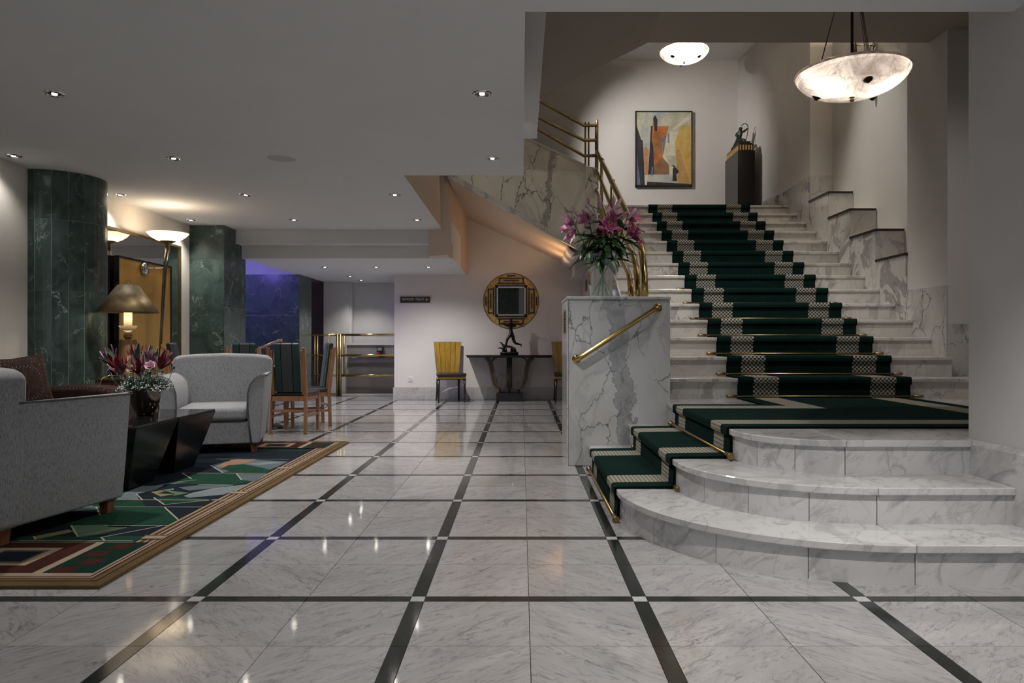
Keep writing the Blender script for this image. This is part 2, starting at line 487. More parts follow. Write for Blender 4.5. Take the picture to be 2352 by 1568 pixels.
# ------------------------------------------------------------------ mesh helpers
class MB:
    def __init__(self):
        self.v, self.f, self.m, self.uv, self.sm = [], [], [], [], []
    def add(self, vs, fs, mi=0, uvs=None, smooth=False):
        o = len(self.v)
        self.v += [tuple(p) for p in vs]
        for k, f in enumerate(fs):
            self.f.append([i + o for i in f]); self.m.append(mi); self.sm.append(smooth)
            self.uv.append([uvs[i] for i in f] if uvs else None)
        return self
    def box(self, a, b, mi=0):
        x0, y0, z0 = a; x1, y1, z1 = b
        vs = [(x0, y0, z0), (x1, y0, z0), (x1, y1, z0), (x0, y1, z0), (x0, y0, z1), (x1, y0, z1), (x1, y1, z1), (x0, y1, z1)]
        return self.add(vs, [(3, 2, 1, 0), (4, 5, 6, 7), (0, 1, 5, 4), (1, 2, 6, 5), (2, 3, 7, 6), (3, 0, 4, 7)], mi)
    def prism(self, poly, axis, lo, hi, mi=0, smooth=False):
        # poly: 2D points; axis: 'x' -> (y,z), 'y' -> (x,z), 'z' -> (x,y)
        def p3(p, t):
            if axis == 'x': return (t, p[0], p[1])
            if axis == 'y': return (p[0], t, p[1])
            return (p[0], p[1], t)
        n = len(poly)
        ar = sum(poly[i][0] * poly[(i + 1) % n][1] - poly[(i + 1) % n][0] * poly[i][1] for i in range(n))
        if (ar < 0) != (axis == 'y'):
            poly = poly[::-1]
        vs = [p3(p, lo) for p in poly] + [p3(p, hi) for p in poly]
        fs = [tuple(range(n))[::-1], tuple(range(n, 2 * n))]
        self.add(vs, fs, mi)
        o = len(self.v) - 2 * n
        for i in range(n):
            j = (i + 1) % n
            self.f.append([o + i, o + j, o + n + j, o + n + i]); self.m.append(mi); self.sm.append(smooth); self.uv.append(None)
        return self
    def tube(self, path, r, n=10, mi=0, cap=True, closed=False):
        P = [Vector(p) for p in path]
        R = r if isinstance(r, (list, tuple)) else [r] * len(P)
        k = len(P)
        tang = []
        for i in range(k):
            if closed:
                d = P[(i + 1) % k] - P[i - 1]
            else:
                d = P[min(i + 1, k - 1)] - P[max(i - 1, 0)]
            tang.append(d.normalized() if d.length > 1e-9 else Vector((0, 0, 1)))
        t0 = tang[0]
        nrm = t0.cross(Vector((0, 0, 1)))
        if nrm.length < 1e-3: nrm = t0.cross(Vector((1, 0, 0)))
        nrm.normalize()
        vs, fs = [], []
        for i in range(k):
            if i:
                q = tang[i - 1].rotation_difference(tang[i])
                nrm = (q @ nrm).normalized()
            bi = tang[i].cross(nrm).normalized()
            for j in range(n):
                a = 2 * pi * j / n
                vs.append(P[i] + (nrm * cos(a) + bi * sin(a)) * R[i])
        segs = k if closed else k - 1
        for i in range(segs):
            a, b = i * n, ((i + 1) % k) * n
            for j in range(n):
                j2 = (j + 1) % n
                fs.append((a + j, a + j2, b + j2, b + j))
        self.add(vs, fs, mi, smooth=True)
        if cap and not closed:
            o = len(self.v) - k * n
            self.f.append([o + j for j in range(n)][::-1]); self.m.append(mi); self.sm.append(False); self.uv.append(None)
            self.f.append([o + (k - 1) * n + j for j in range(n)]); self.m.append(mi); self.sm.append(False); self.uv.append(None)
        return self
    def lathe(self, prof, n=32, c=(0, 0, 0), mi=0, axis='z', smooth=True):
        vs, fs = [], []
        k = len(prof)
        for (r, z) in prof:
            for j in range(n):
                a = 2 * pi * j / n
                if axis == 'z': p = (r * cos(a), r * sin(a), z)
                elif axis == 'y': p = (r * cos(a), z, r * sin(a))
                else: p = (z, r * cos(a), r * sin(a))
                vs.append((p[0] + c[0], p[1] + c[1], p[2] + c[2]))
        for i in range(k - 1):
            for j in range(n):
                j2 = (j + 1) % n
                q = (i * n + j, i * n + j2, (i + 1) * n + j2, (i + 1) * n + j)
                fs.append(q if axis != 'y' else q[::-1])
        return self.add(vs, fs, mi, smooth=smooth)
    def grid(self, fn, nu, nv, mi=0, smooth=True, uv=None):
        vs, uvs = [], []
        for i in range(nu + 1):
            for j in range(nv + 1):
                vs.append(fn(i / nu, j / nv))
                uvs.append(uv(i / nu, j / nv) if uv else (i / nu, j / nv))
        fs = []
        for i in range(nu):
            for j in range(nv):
                a = i * (nv + 1) + j
                fs.append((a, a + nv + 1, a + nv + 2, a + 1))
        return self.add(vs, fs, mi, uvs, smooth)
    def xform(self, mat):
        self.v = [tuple(mat @ Vector(p)) for p in self.v]
        return self
    def mesh(self, name, mats):
        me = bpy.data.meshes.new(name)
        me.from_pydata(self.v, [], self.f)
        if not isinstance(mats, (list, tuple)): mats = [mats]
        for m_ in mats:
            me.materials.append(M[m_] if isinstance(m_, str) else m_)
        for p, mi, s in zip(me.polygons, self.m, self.sm):
            p.material_index = mi
            p.use_smooth = s
        if any(u for u in self.uv):
            ul = me.uv_layers.new(name='UVMap')
            for p, u in zip(me.polygons, self.uv):
                if u:
                    for li, c in zip(p.loop_indices, u):
                        ul.data[li].uv = c
        me.update()
        return me
    def build(self, name, mats, parent=None, world=False, bevel=0.0, seg=2, subsurf=0, angle=40):
        me = self.mesh(name, mats)
        o = bpy.data.objects.new(name, me)
        COL.objects.link(o)
        if parent is not None:
            o.parent = parent
            if world:
                L = wloc(parent)
                for v_ in me.vertices:
                    v_.co -= L
        if bevel:
            md = o.modifiers.new('bevel', 'BEVEL')
            md.width = bevel; md.segments = seg; md.limit_method = 'ANGLE'; md.angle_limit = radians(angle)
            if seg > 1:
                for p in me.polygons: p.use_smooth = True
                md.harden_normals = True
        if subsurf:
            md = o.modifiers.new('subsurf', 'SUBSURF')
            md.levels = subsurf; md.render_levels = subsurf
            for p in me.polygons: p.use_smooth = True
        return o

def wloc(o):
    v = Vector((0, 0, 0))
    while o is not None:
        v += o.location
        o = o.parent
    return v

def tag(o, label=None, cat=None, group=None, kind=None):
    if label: o['label'] = label
    if cat: o['category'] = cat
    if group: o['group'] = group
    if kind: o['kind'] = kind
    return o

def thing(name, label, cat, loc=(0, 0, 0), rz=0.0, group=None):
    o = bpy.data.objects.new(name, None)
    o.empty_display_size = 0.1
    COL.objects.link(o)
    o.location = loc
    o.rotation_euler = (0, 0, rz)
    return tag(o, label, cat, group)

def copy_tree(o, parent=None):
    c = o.copy(); COL.objects.link(c); c.parent = parent
    for ch in list(o.children):
        copy_tree(ch, c)
    return c

def link_mesh(name, me, parent, loc=(0, 0, 0), rz=0.0):
    o = bpy.data.objects.new(name, me); COL.objects.link(o)
    o.parent = parent; o.location = loc; o.rotation_euler = (0, 0, rz)
    return o

def lamp(name, typ, loc, energy, col, parent=None, radius=0.03, spot=None, blend=0.6, target=None, size=None):
    d = bpy.data.lights.new(name, typ)
    d.energy = energy; d.color = col
    if typ in ('POINT', 'SPOT'): d.shadow_soft_size = radius
    if typ == 'SPOT':
        d.spot_size = radians(spot); d.spot_blend = blend
    if typ == 'AREA' and size:
        d.shape = 'RECTANGLE'; d.size, d.size_y = size
    o = bpy.data.objects.new(name, d); COL.objects.link(o)
    o.location = loc
    if parent is not None:
        o.parent = parent; 
        if typ != 'AREA' or True:
            o.location = Vector(loc) - wloc(parent)
    if target is not None:
        dirv = Vector(target) - Vector(loc)
        o.rotation_euler = dirv.to_track_quat('-Z', 'Y').to_euler()
    return o

def bez(p0, p1, p2, p3, n=8):
    out = []
    for i in range(n + 1):
        t = i / n; s = 1 - t
        out.append(tuple(s**3 * a + 3 * s * s * t * b + 3 * s * t * t * c + t**3 * d for a, b, c, d in zip(p0, p1, p2, p3)))
    return out

def px(x, y, Y):
    return Vector(((x - 1198.0) * Y / FPX, Y, EYE - (y - 785.0) * Y / FPX))
def floor_pt(x, y, z=0.0):
    Y = FPX * (EYE - z) / (y - 785.0)
    return ((x - 1198.0) * Y / FPX, Y)

# ================================================================== THE SETTING
ZC = 2.50            # lobby ceiling
ZL = 2.14            # lowered ceiling at the back
YB = 12.25           # back wall
XL = -4.30           # left wall
XS0, XS1 = 1.05, 3.87    # main flight, left and right
L0 = 0.505           # landing height
RISE, TREAD, Y1 = 0.1757, 0.329, 6.083
ZU = L0 + 14 * RISE  # upper landing
YU = Y1 + 13 * TREAD
CC = (1.60, 3.96)    # centre of the rounded corner of the entrance steps
RAD = [1.05, 0.737, 0.42]
SR = L0 / 3.0

def struct(name, mb, mat, bevel=0.0):
    o = mb.build(name, mat, bevel=bevel)
    o['kind'] = 'structure'
    return o

# ---- floor: slab + every tile, strip and inset square
fl = struct('floor', MB().box((-7.6, -4.2, -0.12), (5.2, 14.3, -0.006)), 'grout')
CELL = 0.8555
SW = 0.055
TW = (CELL - SW) / 2
def slab_mesh(name, a, b, mat, z0=-0.02):
    return MB().box((-a / 2, -b / 2, z0), (a / 2, b / 2, 0.0)).mesh(name, mat)
G_ = 0.0028
tile_me = slab_mesh('tile', TW - G_, TW - G_, 'floor_marble')
stx_me = slab_mesh('strip', TW - G_, SW - G_, 'strip')
sty_me = slab_mesh('strip', SW - G_, TW - G_, 'strip')
sq_me = slab_mesh('inset', SW - G_, SW - G_, 'square')
far = {'floor_marble': MB(), 'strip': MB(), 'square': MB()}
def in_view(x, y, pad):
    if y < 1.85: return False
    for dx in (-pad, 0, pad):
        u = 1198 + (x + dx) / y * FPX
        if -20 < u < 2372: return True
    return False
def under_things(x, y):
    if -3.75 < x < -1.9 and 3.1 < y < 6.8: return True      # under the rug
    if x > 1.35 and y > 3.55: return True                   # under the stairs
    if x > 1.9 and y > 3.2: return True
    if x > 0.75 and y > 5.0: return True
    if 0.5 < x < 1.15 and 5.75 < y < 6.3: return True
    return False
def lay(name, me, mat, x, y, a, b):
    if y > 13.05 or (y > YB and (x < -3.9 or x > -2.15)) or x < -7.4 or x > 2.3: return
    if under_things(x, y): return
    if in_view(x, y, a / 2) and y < 8.6 and x > -3.9:
        o = link_mesh(name, me, fl, (x, y, 0))
        if name == 'floor_tile' and int(round(x / TW)) % 2:
            o.scale = (-1, 1, 1)       # neighbouring slabs are book-matched
    else:
        far[mat].box((x - a / 2 + G_ / 2, y - b / 2 + G_ / 2, -0.02), (x + a / 2 - G_ / 2, y + b / 2 - G_ / 2, 0.0))
for k in range(-8, 4):
    for n in range(-8, 12):
        xs, ys = -0.400 + CELL * k, 2.757 + CELL * n
        lay('inset_square', sq_me, 'square', xs, ys, SW, SW)
        for h in (0, 1):
            xm = xs + SW / 2 + TW * (h + 0.5)
            ym = ys + SW / 2 + TW * (h + 0.5)
            lay('inlay_strip', stx_me, 'strip', xm, ys, TW, SW)
            lay('inlay_strip', sty_me, 'strip', xs, ym, SW, TW)
            for g in (0, 1):
                lay('floor_tile', tile_me, 'floor_marble', xm, ys + SW / 2 + TW * (g + 0.5), TW, TW)
for nm, key in (('distant_tiles', 'floor_marble'), ('distant_strips', 'strip'), ('distant_squares', 'square')):
    o = far[key].build(nm, key, fl); o['kind'] = 'stuff'

# ---- ceilings
c = MB()
c.box((XL - 0.1, -4.2, ZC), (2.45, 3.273, ZC + 0.12))
c.box((XL - 0.1, 3.273, ZC), (0.016, 6.49, ZC + 0.12))
c.box((XL - 0.1, 6.49, ZC), (-1.07, 9.635, ZC + 0.12))
ceil = struct('ceiling', c, 'ceiling')
c = MB()
c.prism([(9.635, 2.62), (9.635, 2.315), (9.84, 2.315), (9.84, ZL), (14.3, ZL), (14.3, 2.62)], 'x', -3.85, -0.945)
struct('ceiling', c, 'ceiling')
struct('ceiling', MB().box((-7.6, 9.635, ZC), (-3.85, 13.0, ZC + 0.12)), 'wall_blue')
# underside of the overhead landing and flight, and the flat soffit
struct('ceiling', MB().box((-1.25, 3.25, 3.317), (0.1735, 8.19, 3.55)), 'ceiling')
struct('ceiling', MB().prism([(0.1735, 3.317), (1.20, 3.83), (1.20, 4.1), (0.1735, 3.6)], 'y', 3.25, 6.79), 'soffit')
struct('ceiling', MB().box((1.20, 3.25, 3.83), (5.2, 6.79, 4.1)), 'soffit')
struct('ceiling', MB().box((-1.3, 6.79, 5.81), (5.2, 12.4, 5.95)), 'ceiling')

# ---- walls
struct('wall_left', MB().box((XL - 0.2, -4.2, 0), (XL, 9.99, ZC)), 'wall_plaster')
w = MB()
w.prism([(XL - 0.2, 9.99), (-7.6, 9.99), (-7.6, 9.8), (XL - 0.2, 9.8)], 'z', 0, ZC)
w.box((-7.7, 9.8, 0), (-7.5, 13.0, ZC))
struct('wall_side_room', w, 'wall_blue')
# back wall with the round recess for the mirror
MX, MZ, MR = -0.178, 1.69, 0.482
w = MB()
x0, x1, z0, z1 = -0.9, 0.55, 0.95, 2.4
w.box((-2.18, YB, 0), (x0, YB + 0.25, 3.6)); w.box((x1, YB, 0), (4.2, YB + 0.25, 3.2))
w.box((x0, YB, 0), (x1, YB + 0.25, z0)); w.box((x0, YB, z1), (x1, YB + 0.25, 3.6))
w.box((-1.3, YB, 3.2), (4.2, YB + 0.25, 5.9))
N = 64
ring_i, ring_o = [], []
for j in range(N):
    a = 2 * pi * j / N
    ca, sa = cos(a), sin(a)
    ring_i.append((MX + MR * ca, MZ + MR * sa))
    tx = ((x1 - MX) if ca > 0 else (MX - x0)) / max(abs(ca), 1e-6)
    tz = ((z1 - MZ) if sa > 0 else (MZ - z0)) / max(abs(sa), 1e-6)
    t_ = min(tx, tz)
    ring_o.append((MX + t_ * ca, MZ + t_ * sa))
vs = [(p[0], YB, p[1]) for p in ring_i] + [(p[0], YB, p[1]) for p in ring_o] + [(p[0], YB + 0.07, p[1]) for p in ring_i]
fs = []
for j in range(N):
    k = (j + 1) % N
    fs.append((j, k, N + k, N + j)); fs.append((j, 2 * N + j, 2 * N + k, k))
w.add(vs, fs)
for (cx, cz) in ((x0, z0), (x1, z0), (x1, z1), (x0, z1)):
    # close the rectangle's corners between neighbouring rays
    near = sorted(range(N), key=lambda j: (ring_o[j][0] - cx) ** 2 + (ring_o[j][1] - cz) ** 2)[:2]
    w.add([(cx, YB, cz), (ring_o[near[0]][0], YB, ring_o[near[0]][1]), (ring_o[near[1]][0], YB, ring_o[near[1]][1])], [(0, 1, 2)])
w.lathe([(0.0, YB + 0.07), (MR + 0.01, YB + 0.07)], N, (MX, 0, MZ), axis='y')
struct('wall_back', w, 'wall')
# corridor at the back left
w = MB()
w.box((-3.34, 14.02, 0), (-2.18, 14.25, ZL)); w.box((-3.82, 13.8, -0.0), (-3.34, 14.25, ZL))
w.box((-2.176, YB + 0.25, 0), (-2.10, 14.25, ZL))
w.box((-3.34, 13.86, 0), (-3.29, 14.03, ZL))
struct('wall_corridor', w, 'wall_grey')
struct('door_1', MB().box((-4.4, 14.3, 0), (-3.7, 14.36, 2.08)).box((-4.6, 14.2, 2.08), (-3.7, 14.36, 2.3)).box((-4.6, 12.95, 0), (-4.4, 14.36, 2.3)).box((-4.6, 12.9, ZL), (-3.8, 14.36, 2.3)), 'dark_paint')
struct('wall_front', MB().box((-1.7, -4.3, 0), (0.75, -4.2, ZC)), 'wall')
# walls of the stair void
w = MB()
w.box((-1.20, 6.52, ZC + 0.002), (-1.064, 9.47, 3.4)); w.box((-1.20, 9.468, ZC + 0.001), (-0.982, 9.60, 3.4))
struct('wall_void', w, 'wall_warm')
w = MB().prism([(-0.978, 9.475), (-0.922, YB), (-1.25, YB), (-1.25, 9.62)], 'z', ZL + 0.003, 3.5)
struct('wall_void', w, 'wall_warm')
w = MB()
w.box((-1.40, 3.2, ZC + 0.12), (-1.25, 12.4, 5.9)); w.box((-1.3, 3.2, 2.62), (5.2, 3.26, 4.1)); w.box((-1.3, 6.70, 4.1), (5.2, 6.79, 5.9))
w.prism([(-1.3, 3.5), (0.17, 3.5), (1.2, 4.0), (1.3, 4.2), (-1.3, 4.2)], 'y', 6.72, 6.78)
struct('wall_void', w, 'wall')
w = MB()
w.box((2.25, -4.2, 0), (2.45, 3.6, 4.0))
struct('wall_right', w, 'wall_grey')
w = MB()
w.box((5.1, 3.3, 0), (5.2, 6.6, 4.0)); w.box((2.45, 3.3, 0), (5.2, 3.45, 4.0))
w.box((XS1, 6.50, 0), (5.2, 7.18, 5.9))
w.box((XS1, 9.60, 0), (4.4, 10.4, 5.9))
w.prism([(XS1, 10.4), (3.70, YB), (4.4, YB), (4.4, 10.4)], 'z', 0, 5.9)
w.box((4.17, 7.1, 0), (4.4, 9.65, 5.9))
wr = struct('wall_right', w, 'wall')

# plinth of the near right wall: marble slabs
pl = MB()
bs = struct('baseboard_right', MB().box((2.235, -4.2, 0), (2.25, 3.6, 0.495)), 'grout')
for (a, b) in ((1.2, 1.98), (1.985, 2.80), (2.805, 3.605)):
    MB().prism([(2.215, 0), (2.215, 0.485), (2.235, 0.507), (2.25, 0.507), (2.25, 0)], 'y', a, b).build('slab', 'base_marble' if False else 'step_marble', bs)
# baseboard of the back wall
bb = struct('baseboard_back', MB().box((-2.18, YB - 0.004, 0), (XS0, YB, 0.21)), 'grout')
xs = -2.195
for i, wd in enumerate((0.53, 0.55, 0.54, 0.52, 0.55, 0.54)):
    MB().box((xs + 0.001, YB - 0.018, 0.0), (min(xs + wd, XS0 - 0.01) - 0.001, YB - 0.004, 0.2125)).build('slab', 'base_marble', bb)
    xs += wd
MB().box((-2.20, YB - 0.018, 0.0), (-2.197, YB + 0.5, 0.2125)).build('slab', 'base_marble', bb)

# marble dado of the stair wall: stepped niche sills and panels
dado = MB()
def panel(poly, x=XS1, t=0.012, mat='dado_marble'):
    return MB().prism(poly, 'x', x - t, x + 0.002).build('marble_panel', mat, wr)
def stair_z(y):
    return L0 + RISE * (1 + (y - Y1) / TREAD)
lev = [(6.50, 7.178, 1.507), (7.182, 7.79, 1.873), (7.794, 8.405, 2.21), (8.409, 9.00, 2.545), (9.004, 9.598, 2.87)]
for (a, b, z) in lev:
    panel([(a, 0.4), (b, 0.4), (b, z), (a, z)])
for i in range(1, 5):
    a, b, z = lev[i]
    zp = lev[i - 1][2] if i > 1 else 1.5
    sill = MB().box((XS1 - 0.002, a, z - 0.30 if i > 1 else z - 0.2), (4.17, b, z))
    sill.build('niche_sill', 'stair_marble', wr)
    if i > 1:
        MB().box((XS1 - 0.004, a - 0.012, zp + 0.004), (4.165, a + 0.001, z - 0.002)).build('marble_panel', 'stair_marble', wr)
    # black edging: along the wall edge and across the riser
    MB().box((XS1 - 0.022, a - 0.016, z - 0.012), (XS1 + 0.012, b, z + 0.012)).build('black_edging', 'black_satin', wr)
    if i > 1:
        MB().box((XS1 - 0.02, a - 0.022, z - 0.012), (4.16, a + 0.01, z + 0.012)).build('black_edging', 'black_satin', wr)
MB().box((XS1, 9.585, 2.875), (4.165, 9.60, 3.22)).build('marble_panel', 'stair_marble', wr)
panel([(9.602, 0.4), (10.0, 0.4), (10.0, 3.20), (9.602, 3.22)])
panel([(10.004, 0.4), (10.398, 0.4), (10.398, 3.20), (10.004, 3.20)])
MB().prism([(XS1 - 0.012, 10.4), (3.688, YB), (3.70, YB), (XS1, 10.4)], 'z', ZU - 0.1, 3.19).build('marble_panel', 'dado_marble', wr)
MB().box((XS1 + 0.002, 6.488, 0.4), (4.5, 6.50, 1.155)).build('marble_panel', 'dado_marble', wr)

# ================================================================== STAIRS
# ---- main flight
st = thing('staircase', 'wide white marble main staircase climbing to the upper landing', 'staircase', (2.46, Y1, 0))
prof = [(Y1 + 0.02, 0.0), (Y1 + 0.02, L0)]
for k in range(14):
    y, z = Y1 + TREAD * k + 0.02, L0 + RISE * (k + 1) - 0.032
    prof += [(y, prof[-1][1] if k else L0 - 0.02), (y, z)]
prof += [(YB, ZU - 0.032), (YB, ZU - 0.75), (10.35, ZU - 0.75), (10.35, 0.0)]
MB().prism(prof, 'x', XS0 + 0.006, XS1 - 0.002).build('core', 'grout', st, world=True)
for k in range(14):
    y, zb = Y1 + TREAD * k, L0 + RISE * k
    right = 4.6 if k == 0 else XS1 - 0.012
    cuts = [XS0, 2.2 + 0.25 * random.random(), 2.9 + 0.2 * random.random(), right - (0.12 + 0.3 * random.random() if k else 0.6), right]
    for a, b in zip(cuts[:-1], cuts[1:]):
        MB().box((a + 0.0006, y, zb), (b - 0.0006, y + 0.02, zb + RISE - 0.03)).build('riser', 'stair_marble', st, world=True)
    depth = TREAD + 0.02 if k < 13 else YB - y
    cuts = [XS0, 2.45 + 0.2 * random.random(), right]
    for a, b in zip(cuts[:-1], cuts[1:]):
        MB().box((a + 0.0006, y - 0.022, zb + RISE - 0.03), (b - 0.0006, y - 0.022 + depth, zb + RISE)).build('tread', 'stair_marble', st, world=True, bevel=0.004, seg=1)
# left flank: marble panels below, painted below the landing
for a, b in ((6.352, 7.2), (7.203, 8.1), (8.103, 9.2), (9.203, 10.34)):
    MB().prism([(a, 0.0), (b, 0.0), (b, stair_z(b) + 0.01), (a, stair_z(a) + 0.01)], 'x', XS0 - 0.012, XS0 + 0.006).build('flank_panel', 'stair_marble', st, world=True)
struct('wall_under_stairs', MB().prism([(10.34, 0), (YB, 0), (YB, ZU - 0.7), (10.34, ZU - 0.7)], 'x', XS0 - 0.01, XS0 + 0.02), 'wall')

# ---- entrance steps: landing with straight left steps, rounded corner and straight front
es = thing('entrance_steps', 'three white marble steps with a rounded corner below the stair landing', 'steps', (1.6, 3.96, 0))
def arc_pts(R, a0, a1, n, cx=CC[0], cy=CC[1]):
    return [(cx - R * cos(radians(a0 + (a1 - a0) * i / n)), cy - R * sin(radians(a0 + (a1 - a0) * i / n))) for i in range(n + 1)]
YBK = 5.707          # front of the marble block
XR = 2.215
seams = [[0, 25, 46, 67.5, 90], [0, 25, 46, 67.5, 90], [0, 30, 58, 90]]
for i in range(3):
    R = RAD[i]; zb, zt = SR * i, SR * (i + 1)
    # core fill
    poly = [(CC[0] - R + 0.03, YBK)] + arc_pts(R - 0.03, 0, 90, 16) + [(XR if i < 2 else 2.3, CC[1] - R + 0.03), (XR if i < 2 else 2.3, YBK)]
    MB().prism(poly, 'z', zb, zt - 0.034).build('core', 'grout', es, world=True)
    for a0, a1 in zip(seams[i][:-1], seams[i][1:]):
        g = 0.075 / R
        outer, inner = arc_pts(R, a0 + g, a1 - g, 8), arc_pts(R - 0.02, a0 + g, a1 - g, 8)
        MB().prism(outer + inner[::-1], 'z', zb, zt - 0.034).build('riser', 'step_marble', es, world=True)
    MB().box((CC[0] + 0.003, CC[1] - R, zb), (XR, CC[1] - R + 0.02, zt - 0.034)).build('riser', 'step_marble', es, world=True)
    MB().box((CC[0] - R, CC[1] + 0.001, zb), (CC[0] - R + 0.02, 5.45, zt - 0.034)).build('riser', 'step_marble', es, world=True)
    MB().box((CC[0] - R, 5.452, zb), (CC[0] - R + 0.02, YBK, zt - 0.034)).build('riser', 'step_marble', es, world=True)
    # treads
    Ro = R + 0.02
    Ri = (RAD[i + 1] - 0.01) if i < 2 else 0.0
    outer = arc_pts(Ro, 0.06, 89.9, 24)
    inner = arc_pts(Ri, 0.06, 89.9, 24)[::-1] if Ri else [(CC[0], CC[1])]
    MB().prism(outer + inner, 'z', zt - 0.034, zt).build('tread', 'step_marble', es, world=True, bevel=0.004, seg=1)
    yb = CC[1] - Ri if Ri else 4.2
    off = 0.06 if i < 2 else 0.0
    MB().prism([(CC[0] + 0.001, CC[1] - Ro), (XR, CC[1] - Ro), (XR, yb), (CC[0] + 0.001, yb)], 'z', zt - 0.034, zt).build('tread', 'step_marble', es, world=True, bevel=0.004, seg=1)
    if i < 2:
        MB().box((CC[0] - Ro, CC[1] + 0.001, zt - 0.034), (CC[0] - Ri, 5.2, zt)).build('tread', 'step_marble', es, world=True, bevel=0.004, seg=1)
        MB().box((CC[0] - Ro, 5.202, zt - 0.034), (CC[0] - Ri, YBK, zt)).build('tread', 'step_marble', es, world=True, bevel=0.004, seg=1)
R = RAD[2] + 0.02
MB().box((CC[0] - R, CC[1] + 0.001, L0 - 0.034), (CC[0], YBK, L0)).build('tread', 'step_marble', es, world=True, bevel=0.004, seg=1)
MB().box((1.19, YBK + 0.001, L0 - 0.034), (2.40, Y1, L0)).build('tread', 'step_marble', es, world=True)
MB().box((CC[0] + 0.001, 4.201, L0 - 0.034), (2.40, YBK, L0)).build('tread', 'step_marble', es, world=True)
MB().box((2.216, 3.603, L0 - 0.034), (2.40, 4.2, L0)).build('tread', 'step_marble', es, world=True)
MB().box((2.401, 3.62, L0 - 0.034), (5.1, Y1, L0)).build('tread', 'step_marble', es, world=True)
MB().box((1.19, 4.3, 0.0), (5.0, Y1, L0 - 0.036)).build('core', 'grout', es, world=True)

# ---- marble block at the foot of the flight
bk = thing('marble_newel', 'tall veined white marble block at the foot of the staircase', 'pillar', (0.77, 6.0, 0))
MB().box((0.373, YBK + 0.012, 0), (1.178, 6.345, 1.325)).build('body', 'grout', bk, world=True)
MB().box((0.375, YBK, 0), (1.186, YBK + 0.012, 1.325)).build('front_slab', 'block_marble', bk, world=True, bevel=0.004, seg=1)
MB().box((0.360, YBK + 0.004, 0), (0.373, 6.345, 1.325)).build('side_slab', 'block_marble', bk, world=True)
MB().box((0.355, YBK - 0.008, 1.326), (1.19, 6.35, 1.352)).build('cap_slab', 'block_marble', bk, world=True, bevel=0.004, seg=1)
g = MB().box((0.352, 5.80, 1.06), (0.360, 5.99, 1.25)).build('vent_grille', 'brass_old', bk, world=True)
for i in range(7):
    MB().box((0.347, 5.81, 1.075 + i * 0.024), (0.353, 5.98, 1.087 + i * 0.024)).build('grille_bar', 'bronze', g, world=True)

# ---- upper flight above the console: marble stringer, slab, landing edge
def sp(x, y):           # pixel of the stringer -> its slanted plane
    u = (x - 1198.0) / FPX
    X = u * 9.747 / (1 - 0.532 * u)
    Y = 9.747 + 0.532 * X
    return Vector((X, Y, EYE - (y - 785.0) * Y / FPX))
uf = thing('upper_flight', 'upper stair flight with cream veined marble stringer and sloping lit soffit', 'staircase', (0, 10.5, 2.2))
nrm = Vector((0.532, -1, 0)).normalized()
def plate(pts, t, name, mat, out=0.0):
    a = [p + nrm * out for p in pts]; b = [p + nrm * (out + t) for p in pts]
    n = len(a)
    fs = [tuple(range(n))[::-1], tuple(range(n, 2 * n))] + [(i, (i + 1) % n, n + (i + 1) % n, n + i) for i in range(n)]
    return MB().add(a + b, fs).build(name, mat, uf, world=True)
A = Vector((-0.96, 9.236, 3.119)); B = Vector((0.645, 10.09, 2.378)); B2 = Vector((1.09, 10.327, 2.17))
T0 = sp(1030, 236); T1 = sp(1342.5, 382); T2 = sp(1371, 382)
mid = 0.5
def along(f, lo, hi): return lo.lerp(hi, f)
Z1 = sp(1342.5, 382)
# lower courses of the stringer are split by joints at the photographed heights
zj = (sp(1205, 388)).z
def low(X): return A.z + (B2.z - A.z) * (X - A.x) / (B2.x - A.x)
def top(X):
    if X >= T1.x: return T1.z
    return T0.z + (T1.z - T0.z) * (X - T0.x) / (T1.x - T0.x)
def sy(X): return 9.747 + 0.532 * X
xsq = [-0.96, -0.1, T1.x, 1.09]
for a, b in zip(xsq[:-1], xsq[1:]):
    a_, b_ = a + 0.0008, b - 0.0008
    plate([Vector((a_, sy(a_), low(a_))), Vector((b_, sy(b_), low(b_))), Vector((b_, sy(b_), min(zj, top(b_)))), Vector((a_, sy(a_), zj))], 0.02, 'stringer_slab', 'cream_marble')
    if top(b_) > zj + 0.02:
        plate([Vector((a_, sy(a_), zj + 0.0015)), Vector((b_, sy(b_), zj + 0.0015)), Vector((b_, sy(b_), top(b_))), Vector((a_, sy(a_), top(a_)))], 0.02, 'stringer_slab', 'cream_marble')
plate([Vector((-0.96, sy(-0.96), low(-0.96) - 0.015)), Vector((1.09, sy(1.09), low(1.09) - 0.015)), Vector((1.09, sy(1.09), low(1.09) + 0.06)), Vector((-0.96, sy(-0.96), low(-0.96) + 0.06))], 0.035, 'bottom_edging', 'stair_marble', 0.0)
plate([Vector((-0.96, sy(-0.96), top(-0.96) - 0.01)), T1 + Vector((0, 0, -0.01)), T1 + Vector((0, 0, 0.018)), Vector((-0.96, sy(-0.96), top(-0.96) + 0.018))], 0.035, 'top_edging', 'stair_marble', 0.0)
